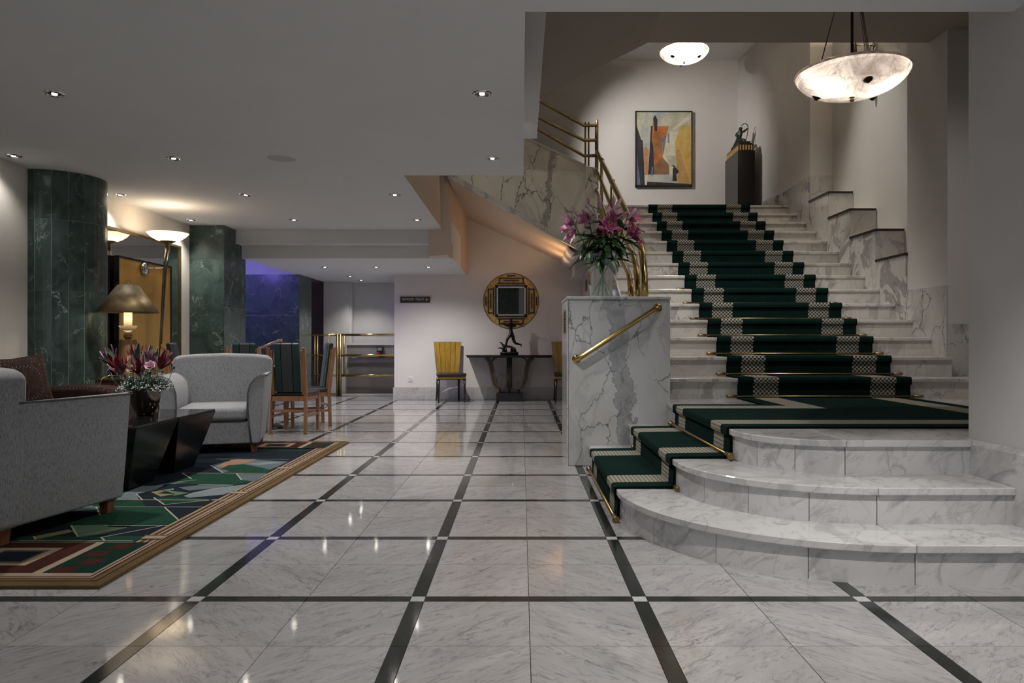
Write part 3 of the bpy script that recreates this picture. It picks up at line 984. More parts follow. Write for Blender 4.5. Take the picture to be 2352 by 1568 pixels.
# soffit slab
v = [Vector((-0.96, sy(-0.96), 3.119)), Vector((0.66, sy(0.66), 2.371)), Vector((0.66, YB, 2.371)), Vector((-0.96, YB, 3.119))]
v2 = [p + Vector((0, 0, 0.25)) for p in v]
MB().add(v + v2, [(0, 3, 2, 1), (4, 5, 6, 7), (0, 1, 5, 4), (1, 2, 6, 5), (2, 3, 7, 6), (3, 0, 4, 7)]).build('soffit', 'wall_warm', uf, world=True)
MB().prism([(0.66, sy(0.66) + 0.01), (1.04, sy(1.04) + 0.01), (1.04, YB), (0.66, YB)], 'z', 2.386, ZU - 0.05).build('landing_beam', 'wall', uf, world=True)
MB().prism([(0.836, 11.3), (1.04, 11.3), (1.04, YB), (0.836, YB)], 'z', 2.03, 2.385).build('landing_beam', 'wall', uf, world=True)
for k in range(9):
    xa = 0.62 - k * 0.33
    MB().box((max(xa - 0.35, -1.2), sy(xa) + 0.05, ZU + k * RISE - 0.3), (xa, YB, ZU + (k + 1) * RISE - 0.02)).build('tread', 'stair_marble', uf, world=True)
MB().prism([(0.62, sy(0.62) + 0.03), (1.09, 10.36), (1.09, YB), (0.62, YB)], 'z', ZU - 0.2, ZU - 0.001).build('landing_slab', 'stair_marble', uf, world=True)

# ---- brass balustrade
def railthing(name, label, loc):
    return thing(name, label, 'railing', loc)
br = railthing('stair_railing', 'curved three-tube brass handrail sweeping down the left of the staircase', (1.09, 10.3, ZU))
XRL = 1.085
MB().tube([(XRL, 10.33, ZU - 0.25), (XRL, 10.33, 4.15), (XRL, 10.33, 4.19), (XRL, 10.33, 4.20)], [0.026, 0.026, 0.022, 0.01], 12).build('newel_post', 'brass_old', br, world=True)
for i, (dz, xb, yb_) in enumerate(((0.0, 1.03, 5.98), (-0.28, 0.985, 6.06), (-0.56, 0.94, 6.14))):
    s0 = (XRL, 10.3, 3.74 + dz)
    s1 = (XRL - 0.005, 7.55 + 0.22 * i, 2.415 + dz * 0.75)
    path = [s0, tuple((a * 2 + b) / 3 for a, b in zip(s0, s1)), tuple((a + 2 * b) / 3 for a, b in zip(s0, s1)), s1]
    d = (Vector(s1) - Vector(s0)).normalized()
    end = (xb + 0.0, yb_, 1.352)
    e1 = Vector(s1) + d * (0.85 - 0.15 * i)
    e2 = Vector(end) + Vector((0, 0.0, 0.55 - 0.12 * i))
    path += bez(s1, tuple(e1), tuple(e2), end, 14)[1:]
    MB().tube(path, 0.030 if i == 0 else 0.026, 12).build('rail_tube', 'brass', br, world=True)
for t_ in (0.22, 0.62):
    s0 = Vector((XRL, 10.3, 3.74)); s1 = Vector((XRL, 7.55, 2.415)); p = s0.lerp(s1, t_)
    MB().tube([p, p + Vector((0, 0.0, -0.95))], 0.02, 10).build('baluster', 'brass_old', br, world=True)
    MB().tube([p + Vector((0, 0.02, 0.01)), p + Vector((0, -0.02, -0.01))], 0.036, 12).build('collar', 'brass', br, world=True)
ub = railthing('landing_railing', 'dull brass triple rail along the upper flight behind the lilies', (0.6, 10.0, 3.5))
for (ya, yb_, xa) in ((232, 288, 1225), (271, 322, 1225), (299, 357.5, 1225)):
    a = sp(1239.7, ya); b = sp(1341, yb_); d = b - a
    e = sp(1372, yb_)
    MB().tube([a - d * 0.9, a, b, b.lerp(e, 0.5), e], 0.022, 10).build('rail_tube', 'brass_old', ub, world=True)
for xx in (1344.5, 1352):
    MB().tube([sp(xx, 381.5), sp(xx, 281)], 0.013, 8).build('baluster', 'brass_old', ub, world=True)

# ---- wall handrail on the marble block
hr = thing('handrail', 'polished brass grab rail slanting across the marble block face', 'handrail', (0.76, YBK, 1.06))
pa, pb = Vector((0.448, YBK - 0.055, 0.855)), Vector((1.075, YBK - 0.055, 1.262))
d = (pb - pa).normalized()
path = bez(tuple(pa + Vector((-0.01, 0.055, 0))), tuple(pa + Vector((-0.01, 0.0, 0))), tuple(pa), tuple(pa + d * 0.05), 6) + \
       bez(tuple(pb - d * 0.05), tuple(pb), tuple(pb + Vector((0.01, 0.0, 0))), tuple(pb + Vector((0.01, 0.055, 0))), 6)
MB().tube(path, 0.019, 12).build('rail_tube', 'brass', hr, world=True)
for p in (pa + Vector((-0.01, 0, 0)), pb + Vector((0.01, 0, 0))):
    MB().lathe([(0.0, -0.012), (0.030, -0.012), (0.036, -0.004), (0.036, 0.0)], 24, (p.x, YBK, p.z), axis='y').build('flange', 'brass', hr, world=True)
# black sign-plate on the painted flank wall
tag(MB().box((XS0 - 0.016, 11.3, 1.80), (XS0 - 0.011, 11.62, 1.98)).box((XS0 - 0.018, 11.40, 1.85), (XS0 - 0.016, 11.52, 1.93)).build('notice_plate', 'black_satin'),
    'small dark notice plate on the wall behind the glass vase', 'plate')

# ================================================================== CARPETS
TH = 0.012
def ribbon(mb, pts, cols, normal_fn=None, axis='x'):
    # pts: profile (p,z) along the run; cols: [(across0, across1, mat)]
    s = [0.0]
    for a, b in zip(pts[:-1], pts[1:]):
        s.append(s[-1] + sqrt((b[0] - a[0]) ** 2 + (b[1] - a[1]) ** 2))
    for (c0, c1, mi) in cols:
        for i in range(len(pts) - 1):
            (p0, z0), (p1, z1) = pts[i], pts[i + 1]
            if axis == 'x':   # across = x, profile = (y,z)
                q = [(c0, p0, z0), (c1, p0, z0), (c1, p1, z1), (c0, p1, z1)]
            else:             # across = y, profile = (x,z)
                q = [(p0, c0, z0), (p0, c1, z0), (p1, c1, z1), (p1, c0, z1)]
            mb.add(q, [(0, 1, 2, 3)], mi, [(c0, s[i]), (c1, s[i]), (c1, s[i + 1]), (c0, s[i + 1])])
RX0, RX1 = 1.835, 3.300
runner = MB()
pts = []
for k in range(14):
    y, zb = Y1 + TREAD * k, L0 + RISE * k
    zt = zb + RISE
    pts += [(y - TH, zb + 0.004), (y - TH, zt - 0.046), (y - 0.022 - TH, zt - 0.036), (y - 0.024 - TH, zt - 0.01), (y - 0.022 - TH * 0.6, zt + TH * 0.8), (y - 0.016, zt + TH), (y + TREAD - TH - 0.004, zt + TH)]
pts[-1] = (YB - 0.6, ZU + TH)
cols = [(RX0, RX0 + 0.012, 3), (RX0 + 0.012, RX0 + 0.13, 0), (RX0 + 0.13, RX0 + 0.342, 1), (RX0 + 0.342, RX1 - 0.342, 0), (RX1 - 0.342, RX1 - 0.13, 1), (RX1 - 0.13, RX1 - 0.012, 0), (RX1 - 0.012, RX1, 3)]
ribbon(runner, pts, cols, axis='x')
for xx in (RX0, RX1):   # side edges
    for i in range(len(pts) - 1):
        (p0, z0), (p1, z1) = pts[i], pts[i + 1]
        k = i // 7
        d0 = (TH, 0) if abs(z1 - z0) > abs(p1 - p0) else (0, -TH)
        runner.add([(xx, p0, z0), (xx, p1, z1), (xx, p1 + d0[0], z1 + d0[1]), (xx, p0 + d0[0], z0 + d0[1])], [(0, 1, 2, 3)], 3)
ro = runner.build('stair_runner', ['carpet', 'carpet_check', 'carpet_braid', 'carpet_edge'])
tag(ro, 'dark green stair carpet with two checked stripes running up the main flight', 'carpet')

lc = MB()
XA, XB, XCk = 1.16, 1.835, 3.30
ya = [4.00, 4.012, 4.13, 4.342, 5.098, 5.31, 5.428, 5.44]
zt = L0 + TH
def cell(x0, x1, y0, y1, mi, rot=False):
    uv = [(x0, y0), (x1, y0), (x1, y1), (x0, y1)]
    if rot: uv = [(b, a) for a, b in uv]
    lc.add([(x0, y0, zt), (x1, y0, zt), (x1, y1, zt), (x0, y1, zt)], [(0, 1, 2, 3)], mi, uv)
s_l0, s_l1, s_r0, s_r1 = RX0 + 0.13, RX0 + 0.342, RX1 - 0.342, RX1 - 0.13
cell(XA, XCk, 4.00, 4.012, 3); cell(XA, XCk, 4.012, 4.13, 0)
cell(XA, s_r1, 4.13, 4.342, 2, True); cell(s_r1, XCk, 4.13, 4.342, 0)
cell(XA, s_r0, 4.342, 5.098, 0); cell(s_r0, s_r1, 4.342, 6.06, 2); cell(s_r1, XCk, 4.342, 6.06, 0)
cell(XA, s_l1, 5.098, 5.31, 2, True); cell(s_l1, s_r0, 5.098, 6.06, 0)
cell(s_l0, s_l1, 5.31, 6.06, 2); cell(RX0, s_l0, 5.31, 6.06, 0)
cell(XA, RX0, 5.31, 5.428, 0); cell(XA, RX0, 5.428, 5.44, 3)
lp = [(XA, zt)]
for i in (2, 1, 0):
    x = CC[0] - RAD[i]; zb, z_ = SR * i, SR * (i + 1)
    if i < 2: lp += [(x - 0.014, z_ + TH)]
    lp += [(x - 0.020 - TH * 0.7, z_ + TH * 0.7), (x - 0.021 - TH, z_ - 0.006), (x - 0.019 - TH, z_ - 0.036), (x - TH, z_ - 0.05), (x - TH - 0.004, zb + (TH + 0.004 if i else 0.004))]
cols = [(ya[0], ya[1], 3), (ya[1], ya[2], 0), (ya[2], ya[3], 2), (ya[3], ya[4], 0), (ya[4], ya[5], 2), (ya[5], ya[6], 0), (ya[6], ya[7], 3)]
ribbon(lc, lp, cols, axis='y')
for yy, sgn in ((4.00, 1), (5.44, -1)):
    for (p0, z0), (p1, z1) in zip(lp[:-1], lp[1:]):
        d0 = (TH, 0) if abs(z1 - z0) > abs(p1 - p0) else (0, -TH)
        lc.add([(p0, yy, z0), (p1, yy, z1), (p1 + d0[0], yy, z1 + d0[1]), (p0 + d0[0], yy, z0 + d0[1])], [(0, 1, 2, 3)], 3)
lc.add([(XA, 4.0, zt), (XCk, 4.0, zt), (XCk, 4.0, L0), (XA, 4.0, L0)], [(0, 1, 2, 3)], 3)
lc.add([(XCk, 4.0, zt), (XCk, 6.06, zt), (XCk, 6.06, L0), (XCk, 4.0, L0)], [(0, 1, 2, 3)], 3)
tag(lc.build('landing_carpet', ['carpet', 'carpet_check', 'carpet_braid', 'carpet_edge']),
    'green carpet with beige braided border covering the landing and the left-hand steps', 'carpet')

# stair rods
ords = ['lowest', 'second', 'third', 'fourth', 'fifth', 'sixth', 'seventh', 'eighth']
for k in range(8):
    y, z = Y1 + TREAD * k - 0.028, L0 + RISE * k + TH + 0.012
    r = thing('stair_rod', 'brass carpet rod of the main flight, %s from the landing' % ords[k], 'stair rod', (2.57, y, z), group='brass rods on the main flight')
    MB().tube([(RX0 - 0.07, y, z), (RX1 + 0.07, y, z)], 0.0085, 8).build('rod', 'brass_dull', r, world=True)
    for s, xe in ((-1, RX0 - 0.05), (1, RX1 + 0.05)):
        MB().tube([(xe - s * 0.035, y, z), (xe + s * 0.035, y, z), (xe + s * 0.05, y, z)], [0.014, 0.014, 0.010], 10).build('bracket', 'brass_old', r, world=True)
wheres = ['on the floor at the foot of the left-hand steps', 'on the first left-hand step, mostly under the carpet fold', 'at the foot of the third left-hand step, below the landing']
for i in range(3):
    x, z = CC[0] - RAD[i] - 0.032, SR * i + (TH if i else 0) + 0.014
    if i == 1: x, z = x + 0.030, z - 0.016      # this one lies under the fold of the carpet
    r = thing('stair_rod', 'brass carpet rod ' + wheres[i], 'stair rod', (x, 4.7, z), group='brass rods on the left-hand steps')
    MB().tube([(x, 3.94, z), (x, 5.50, z)], 0.0105, 8).build('rod', 'brass_dull', r, world=True)
    for s, ye in ((-1, 3.965), (1, 5.475)):
        MB().tube([(x, ye - s * 0.04, z), (x, ye + s * 0.03, z), (x, ye + s * 0.034, z), (x, ye + s * 0.05, z)], [0.015, 0.015, 0.021, 0.018], 12).build('finial', 'brass_old', r, world=True)

# ================================================================== PILLARS CLAD IN GREEN MARBLE
ROWS = [(0.0, 0.196), (0.200, 0.817), (0.821, 1.438), (1.442, 2.063), (2.067, 2.494)]
p1 = thing('round_pillar', 'rounded pillar clad in narrow dark green marble tiles behind the brown sofa', 'pillar', (-4.27, 6.61, 0))
R1 = 0.385
MB().lathe([(R1 - 0.003, 0.0), (R1 - 0.003, ZC)], 48).build('core', 'grout_light', p1)
NT_ = 18
for k in range(NT_):
    a0, a1 = -105 + k * 19.4, -105 + (k + 1) * 19.4
    if a0 < -120 or a1 > 110: continue
    for (z0, z1) in ROWS:
        g = 0.36
        out = [(R1 * cos(radians(a0 + g + (a1 - a0 - 2 * g) * i / 4)), R1 * sin(radians(a0 + g + (a1 - a0 - 2 * g) * i / 4))) for i in range(5)]
        inn = [(x * (R1 - 0.02) / R1, y * (R1 - 0.02) / R1) for x, y in out]
        MB().prism(out + inn[::-1], 'z', z0, z1).build('tile', 'green', p1)
def square_pillar(label, x0, x1, y0, y1, rows, top, wide):
    p = thing('square_pillar', label, 'pillar', ((x0 + x1) / 2, (y0 + y1) / 2, 0))
    MB().box((x0, y0 + 0.003, 0), (x1 - 0.003, y1, top)).build('core', 'grout_light', p, world=True)
    for (z0, z1) in rows:
        n = max(1, round((x1 - x0) / wide))
        for i in range(n):
            a, b = x0 + (x1 - x0) * i / n, x0 + (x1 - x0) * (i + 1) / n
            MB().box((a + 0.0008, y0, z0), (b - 0.0008 - (0.012 if i == n - 1 else 0), y0 + 0.012, z1)).build('tile', 'green', p, world=True)
        MB().box((x1 - 0.011, y0 + 0.0, z0), (x1, y1, z1)).build('tile', 'green', p, world=True)
    return p
# pillar 2 follows the stepped beams at its top
p2 = square_pillar('square green marble pillar against the left wall beyond the gold panel', XL, -3.85, 9.26, 9.98, ROWS[:4], 2.064, 0.5)
MB().box((XL, 9.26, 2.067), (-3.862, 9.272, 2.498)).build('tile', 'green', p2, world=True)
MB().prism([(9.26, 2.067), (9.98, 2.067), (9.98, 2.138), (9.838, 2.138), (9.838, 2.313), (9.633, 2.313), (9.633, 2.498), (9.26, 2.498)], 'x', -3.861, -3.85).build('tile', 'green', p2, world=True)
MB().box((XL, 9.273, 2.064), (-3.862, 9.63, 2.498)).box((XL, 9.63, 2.064), (-3.862, 9.98, 2.137)).build('core', 'grout_light', p2, world=True)
p3 = square_pillar('far green marble pillar washed with blue light beside the brass rail', -5.3, -3.79, 12.2, 12.9, ROWS[:3] + [(1.442, 2.138)], 2.5 if False else 2.138, 1.51)
MB().box((-5.3, 12.2, 2.14), (-3.86, 12.9, 2.5)).build('header', 'wall_blue', p3, world=True)
# pillar behind the viewer: it shows in the round mirror
square_pillar('green marble pillar seen only as a reflection in the round mirror', -1.25, -0.10, -2.6, -1.9, ROWS, ZC, 0.8)
MB().box((-1.25, -1.905, 0), (-0.10, -1.893, ZC)).build('tile', 'green', bpy.data.objects['square_pillar.002'], world=True)

# ================================================================== RECESSED CEILING LIGHTS
ring_me = MB().lathe([(0.040, -0.002), (0.044, -0.010), (0.055, -0.007), (0.060, 0.0)], 28).mesh('trim_ring', 'chrome')
cup_me = MB().lathe([(0.0, -0.0015), (0.041, -0.0025)], 24).mesh('reflector', 'steel_dark')
bulb_me = MB().lathe([(0.0, -0.009), (0.014, -0.008), (0.0155, -0.004), (0.016, -0.002)], 18).mesh('bulb', 'downlight_bulb')
def downlight(x, y, z, label, power=1.0, group='recessed ceiling spots', col=NEUTRAL, spot=118):
    t = thing('ceiling_spotlight', label, 'ceiling light', (x, y, z), group=group)
    link_mesh('trim_ring', ring_me, t); link_mesh('reflector', cup_me, t); link_mesh('bulb', bulb_me, t)
    lamp('spot', 'SPOT', (x, y, z - 0.02), DL_POWER * power, col, t, 0.025, spot, 0.8, (x, y, 0))
rows = [(4.35, 'nearest row'), (5.88, 'second row'), (7.34, 'third row'), (8.83, 'far row')]
downlight(-2.84, 4.35, ZC, 'recessed spot in the near ceiling, above the grey armchairs', 2.0)
downlight(-0.24, 4.35, ZC, 'largest recessed spot right of centre, near the ceiling edge', 1.5)
downlight(-4.12, 5.80, ZC, 'recessed spot at the left edge above the plaster wall', 0.2)
downlight(-2.86, 5.88, ZC, 'recessed spot left of the round ceiling speaker', 1.3)
downlight(-0.24, 5.88, ZC, 'recessed spot beside the opening, behind the largest one', 1.0)
downlight(-4.12, 7.34, ZC, 'recessed spot just right of the round green pillar', 0.7)
downlight(-2.83, 7.34, ZC, 'recessed spot behind the ceiling speaker, to its left', 1.0)
downlight(-1.30, 7.34, ZC, 'recessed spot beside the slanted ceiling opening', 1.0)
downlight(-4.09, 8.83, ZC, 'recessed spot close to the square green pillar', 0.8)
downlight(-2.81, 8.83, ZC, 'recessed spot in the far ceiling row, centre', 1.0)
downlight(-1.29, 8.83, ZC, 'recessed spot in the far ceiling row, right', 1.0)
for x, y, lb in ((-3.02, 10.98, 'left of the three small spots in the lowered ceiling'), (-2.23, 10.98, 'middle of the three small spots in the lowered ceiling'), (-1.43, 10.98, 'right of the three small spots in the lowered ceiling'),
                 (-3.0, 12.52, 'small spot in front of the corridor'), (-2.98, 13.3, 'small spot deepest in the corridor')):
    downlight(x, y, ZL, lb, 2.0 if x == -1.43 else 0.8, 'spots in the lowered ceiling', NEUTRAL, 150 if x == -1.43 else 118)
downlight(1.25, 1.9, ZC, 'recessed ceiling spot above the entrance steps, out of the picture', 3.0, 'spots behind the viewer', NEUTRAL, 110)
for x, y, wh in ((-2.84, 2.86, 'above the left foreground'), (-0.24, 2.2, 'above the central foreground'), (-2.84, 0.6, 'behind the viewer on the left'), (-0.24, -0.1, 'in front of the mirrored pillar'), (1.4, 0.8, 'behind the viewer on the right')):
    downlight(x, y, ZC, 'recessed ceiling spot ' + wh + ', out of the picture', 1.2 if y < 0 else 0.25, 'spots behind the viewer')
sp_ = thing('ceiling_speaker', 'round flush white speaker grille in the lobby ceiling', 'speaker', (-1.97, 5.88, ZC))
MB().lathe([(0.0, -0.006), (0.105, -0.006), (0.112, -0.004)], 36).build('grille', 'speaker_white', sp_)
MB().lathe([(0.110, -0.003), (0.116, -0.008), (0.122, 0.0)], 36).build('rim', 'ceiling', sp_)

# ================================================================== ALABASTER PENDANTS
def pendant(label, X, Y, Z, R, sag, stem_top, energy, rot=0.0):
    t = thing('pendant_light', label, 'pendant light', (X, Y, Z), rot)
    prof = []
    for i in range(15):
        a = i / 14 * pi / 2
        prof.append((max(0.002, R * sin(a) ** 0.95), -sag * cos(a) ** 1.15))
    bowl = MB().lathe(prof, 64).build('bowl', 'alabaster', t)
    MB().tube([(R * cos(a), R * sin(a), 0) for a in [2 * pi * i / 64 for i in range(64)]], 0.008, 8, closed=True).build('rim', 'alabaster', t)
    MB().lathe([(0.0, 0.012), (R * 0.93, 0.012), (R * 0.95, 0.0), (R * 0.93, -0.004), (0, -0.004)], 48).build('light_lid', 'steel_dark', t)  # unseen lid, added to keep the bulbs' light off the dark ceiling
    MB().lathe([(0.0, -sag - 0.03), (0.012, -sag - 0.026), (0.016, -sag - 0.016), (0.008, -sag - 0.006), (0.02, -sag + 0.002)], 16).build('finial', 'brass_old', t)
    for k in range(3):
        a = -pi / 2 + k * 2 * pi / 3
        r = R * 0.62
        z = -sag * (1 - 0.62 ** 2) ** 0.575
        b = MB().lathe([(0.0, -0.022), (0.010, -0.020), (0.018, -0.010), (0.026, -0.006), (0.030, 0.004)], 16)
        b.xform(Matrix.Translation((r * cos(a), r * sin(a), z)) @ Matrix.Rotation(-0.28, 4, Vector((-sin(a), cos(a), 0))))
        b.build('bolt', 'bronze', t)
        for dd in (-0.05, 0.05):
            MB().tube([(r * cos(a + dd), r * sin(a + dd), 0.0), (0.012 * cos(a), 0.012 * sin(a), stem_top - 0.25)], 0.0022, 5).build('suspension_wire', 'steel_dark', t)
    MB().tube([(0, 0, 0.0), (0, 0, stem_top)], 0.009, 10).build('stem', 'bronze', t)
    MB().lathe([(0.06, stem_top), (0.055, stem_top - 0.03), (0.012, stem_top - 0.04)], 20).build('ceiling_rose', 'bronze', t)
    for a in (0.35 + pi, -0.5):
        l = lamp('bulb_light', 'POINT', (0, 0, 0), energy, (1.0, 0.90, 0.80), None, 0.02)
        l.parent = t; l.location = (R * 0.48 * cos(a), R * 0.48 * sin(a), -sag * 0.40)
    return t
pendant('large alabaster bowl pendant hanging in the foreground above the landing', 2.185, 4.73, 2.765, 0.352, 0.160, 1.05, 1.5)
pendant('far alabaster bowl pendant half hidden by the stairwell ceiling', 2.41, 10.6, 5.30, 0.36, 0.165, 0.5, 5.6, pi / 3)

# ================================================================== WALL TORCHIERES
def torchiere(label, X0, Y, Z, arm, bowl_z, tip_z, mirror_dir=1, energy=22, tip_dx=0.05):
    # X0 wall face, arm goes towards +X * mirror_dir
    s = mirror_dir
    t = thing('wall_torchiere', label, 'wall lamp', (X0, Y, Z))
    MB().lathe([(0.0, s * 0.030), (0.060, s * 0.028), (0.066, s * 0.02), (0.068, 0.0)], 32, axis='x').build('wall_disc', 'chrome', t)
    MB().tube([(0, 0, 0), (s * arm, 0, 0)], 0.008, 8).build('arm', 'chrome', t)
    xb = s * (arm + 0.03)
    for dy in (-0.035, 0.035):
        MB().tube([(s * (arm - tip_dx), dy * 0.25, tip_z - Z), (s * arm, dy * 0.7, 0.0), (xb, dy, bowl_z - Z - 0.06)], 0.010, 8).build('rod', 'steel_dark', t)
    MB().tube([(s * (arm - tip_dx), 0, tip_z - Z - 0.02), (s * (arm - tip_dx), 0, tip_z - Z + 0.02)], 0.016, 10).build('tip', 'brass', t)
    MB().lathe([(0.0, -0.10), (0.022, -0.10), (0.022, -0.03), (0.05, -0.02), (0.085, 0.0)], 24, (xb, 0, bowl_z - Z)).build('cup', 'brass_old', t)
    MB().lathe([(0.03, -0.012), (0.09, 0.0), (0.14, 0.022), (0.185, 0.055), (0.215, 0.088)], 40, (xb, 0, bowl_z - Z)).build('glass_bowl', 'frosted', t)
    l = lamp('bulb_light', 'POINT', (0, 0, 0), energy, WARM, None, 0.025)
    l.parent = t; l.location = (xb, 0, bowl_z - Z + 0.05)
    return t
torchiere('chrome wall torchiere with a frosted glass bowl in front of the mirror', -4.16, 7.886, 1.80, 0.23, 2.10, 0.945, 1, 3.6)
torchiere('chrome wall torchiere in the stair niche behind the big pendant', 4.168, 8.44, 4.49, 0.24, 4.79, 4.1, -1, 22.0)
# hidden upright lamps: the picture spot of the landing and the lights added below the flight
sl = thing('picture_spotlight', 'small spotlight hung high in the stairwell, aimed at the painting', 'spotlight', (0.4, 9.6, 4.95))
MB().tube([(0.4, 9.6, 5.81), (0.4, 9.6, 4.95)], 0.012, 8).build('bracket', 'black_satin', sl, world=True)
MB().tube([(0.36, 9.55, 4.96), (0.44, 9.65, 4.93)], 0.032, 14).build('housing', 'black_satin', sl, world=True)
lamp('spot', 'SPOT', (0.46, 9.68, 4.92), 110, (1.0, 0.95, 0.90), sl, 0.03, 66, 0.8, (2.65, YB, 4.0))
def stair_spot(label, x, y, z, tgt, power, ang=95, col=NEUTRAL):
    t = thing('ceiling_spotlight', label, 'ceiling light', (x, y, z), group='stairwell spots out of the picture')
    link_mesh('trim_ring', ring_me, t); link_mesh('reflector', cup_me, t); link_mesh('bulb', bulb_me, t)
    lamp('spot', 'SPOT', (x, y, z - 0.02), power, col, t, 0.03, ang, 0.9, tgt)
stair_spot('stairwell ceiling spot above the landing, out of the picture', 1.9, 5.0, 3.83, (2.1, 5.5, 0.5), 34, 105)
stair_spot('stairwell ceiling spot above the lower treads, out of the picture', 2.0, 6.0, 3.83, (2.3, 7.7, 1.2), 80, 80)
stair_spot('high stairwell spot above the upper treads, out of the picture', 2.5, 8.2, 5.81, (2.5, 8.8, 2.0), 85, 80, (1.0, 0.88, 0.74))
stair_spot('high stairwell spot washing the niche wall, out of the picture', 2.9, 8.6, 5.81, (4.17, 8.2, 2.3), 75, 48, (1.0, 0.97, 0.88))
stair_spot('added unseen spot above the right end of the landing, out of the picture', 3.6, 4.9, 3.83, (3.7, 5.4, 0.5), 16, 130)  # extra lamp, added to brighten the dark wall beside the landing
stair_spot('added unseen spot under the overhead landing lighting the cream stringer, out of the picture', -0.35, 7.3, 3.317, (0.5, 9.9, 3.0), 11, 90)  # added only to brighten the stringer; no such lamp is known
# warm unseen lights added below the upper flight for the soffit's glow
ul = thing('soffit_fill_lights', 'curved plaster shell at the low end of the soffit, with added unseen lights', 'lamp', (0.74, 11.1, 2.2))
sh = [(0.835 - 0.175 * cos(radians(90 * i / 8)), 2.384 - 0.144 * sin(radians(90 * i / 8))) for i in range(9)]
sh2 = [(x + 0.010, z + 0.010) for x, z in sh]
MB().prism(sh + sh2[::-1], 'y', 10.25, YB).build('curved_shell', 'wall', ul, world=True)
for yy in (10.7, 11.4):
    lamp('bulb_light', 'SPOT', (0.56, yy, 2.10), 3.0, (1.0, 0.58, 0.28), ul, 0.14, 165, 0.5, (0.1, yy, 2.75))  # spots hang free beside the shell, without a fitting
# blue lamps of the side room
bl = thing('blue_lamp', 'blue strip lamp on the side room ceiling beyond the pillar', 'lamp', (-5.2, 10.6, 2.36))
MB().box((-0.6, -0.03, 0.06), (0.6, 0.03, 0.135)).build('housing', 'white_plastic', bl)
for dx in (-0.4, 0.4):
    lamp('tube_light', 'POINT', (-5.2 + dx, 10.6, 2.34), 7.5, (0.26, 0.20, 1.0), bl, 0.05)

# ================================================================== LEFT WALL: mirror, gold panel
mr = thing('wall_mirror', 'large bronze-framed mirror on the left wall behind the gold panel', 'mirror', (XL, 7.9, 0.9))
MB().box((XL, 7.02, 0.25), (-4.235, 8.86, 2.172)).build('backing', 'bronze', mr, world=True)
MB().box((-4.236, 7.04, 0.27), (-4.230, 8.845, 2.155)).build('glass', 'mirror', mr, world=True)
for a, b in (((-4.25, 7.02, 2.15), (-4.215, 8.862, 2.175)), ((-4.25, 8.842, 0.25), (-4.215, 8.862, 2.15)), ((-4.25, 7.02, 0.25), (-4.215, 7.04, 2.15)), ((-4.25, 7.04, 0.25), (-4.215, 8.842, 0.27))):
    MB().box(a, b).build('frame_bar', 'brass_old', mr, world=True)
gp = thing('gold_panel', 'upright gold lacquered panel with a thin dark frame on the left wall', 'panel', (-4.2, 7.95, 0))
MB().box((-4.205, 7.40, 0.02), (-4.172, 8.50, 1.87)).build('board', 'gold_panel', gp, world=True)
for a, b in (((-4.21, 7.385, 1.868), (-4.162, 8.515, 1.885)), ((-4.21, 7.385, 0), (-4.162, 7.402, 1.868)), ((-4.21, 8.498, 0), (-4.162, 8.515, 1.868)), ((-4.21, 7.40, 0), (-4.162, 8.5, 0.02))):
    MB().box(a, b).build('frame_bar', 'bronze', gp, world=True)

# ================================================================== SIDE TABLE AND LAMP
sd = thing('side_table', 'dark wooden side table under the shaded lamp', 'table', (-3.60, 6.62, 0))
MB().box((-0.22, -0.22, 0.635), (0.22, 0.22, 0.66)).build('table_top', 'ebony', sd, bevel=0.004, seg=1)
MB().box((-0.19, -0.19, 0.575), (0.19, 0.19, 0.634)).build('apron', 'cherry_leg', sd)
for sx in (-1, 1):
    for sy_ in (-1, 1):
        MB().box((sx * 0.175 - 0.018, sy_ * 0.175 - 0.018, 0.0), (sx * 0.175 + 0.018, sy_ * 0.175 + 0.018, 0.576)).build('leg', 'ebony', sd)
tl = thing('table_lamp', 'wooden table lamp with a wide bronze cone shade', 'lamp', (-3.62, 6.58, 0.66))
MB().lathe([(0.05, 0.0), (0.055, 0.02), (0.052, 0.06), (0.066, 0.18), (0.074, 0.28), (0.073, 0.34), (0.062, 0.352), (0.0, 0.352)], 28).build('body', 'oak_lamp', tl)
MB().lathe([(0.0, 0.352), (0.02, 0.352), (0.036, 0.372), (0.038, 0.392), (0.026, 0.412), (0.018, 0.42)], 24).build('neck_ball', 'oak_lamp', tl)
MB().lathe([(0.014, 0.42), (0.04, 0.436), (0.068, 0.456), (0.078, 0.478)], 28).build('drip_dish', 'frosted', tl)
MB().lathe([(0.035, 0.45), (0.035, 0.60)], 24).build('candle_tube', 'candle', tl)
MB().lathe([(0.26, 0.600), (0.262, 0.604), (0.09, 0.852), (0.088, 0.850), (0.258, 0.603)], 40).build('shade', 'shade', tl)
MB().lathe([(0.0, 0.848), (0.089, 0.850)], 32).build('shade_top', 'shade', tl)
MB().lathe([(0.004, 0.84), (0.012, 0.862), (0.008, 0.875), (0.0, 0.878)], 14).build('finial', 'brass_old', tl)
MB().tube([(0.05, -0.03, 0.01), (-0.06, -0.18, 0.03), (-0.10, -0.235, 0.01), (-0.13, -0.26, -0.12), (-0.14, -0.27, -0.6)], 0.004, 6).build('cord', 'brass', tl)
l = lamp('bulb_light', 'POINT', (0, 0, 0), 1.2, WARM, None, 0.02); l.parent = tl; l.location = (0, 0, 0.70)
l = lamp('bulb_light', 'POINT', (0, 0, 0), 0.07, WARM, None, 0.015); l.parent = tl; l.location = (0, 0, 0.54)

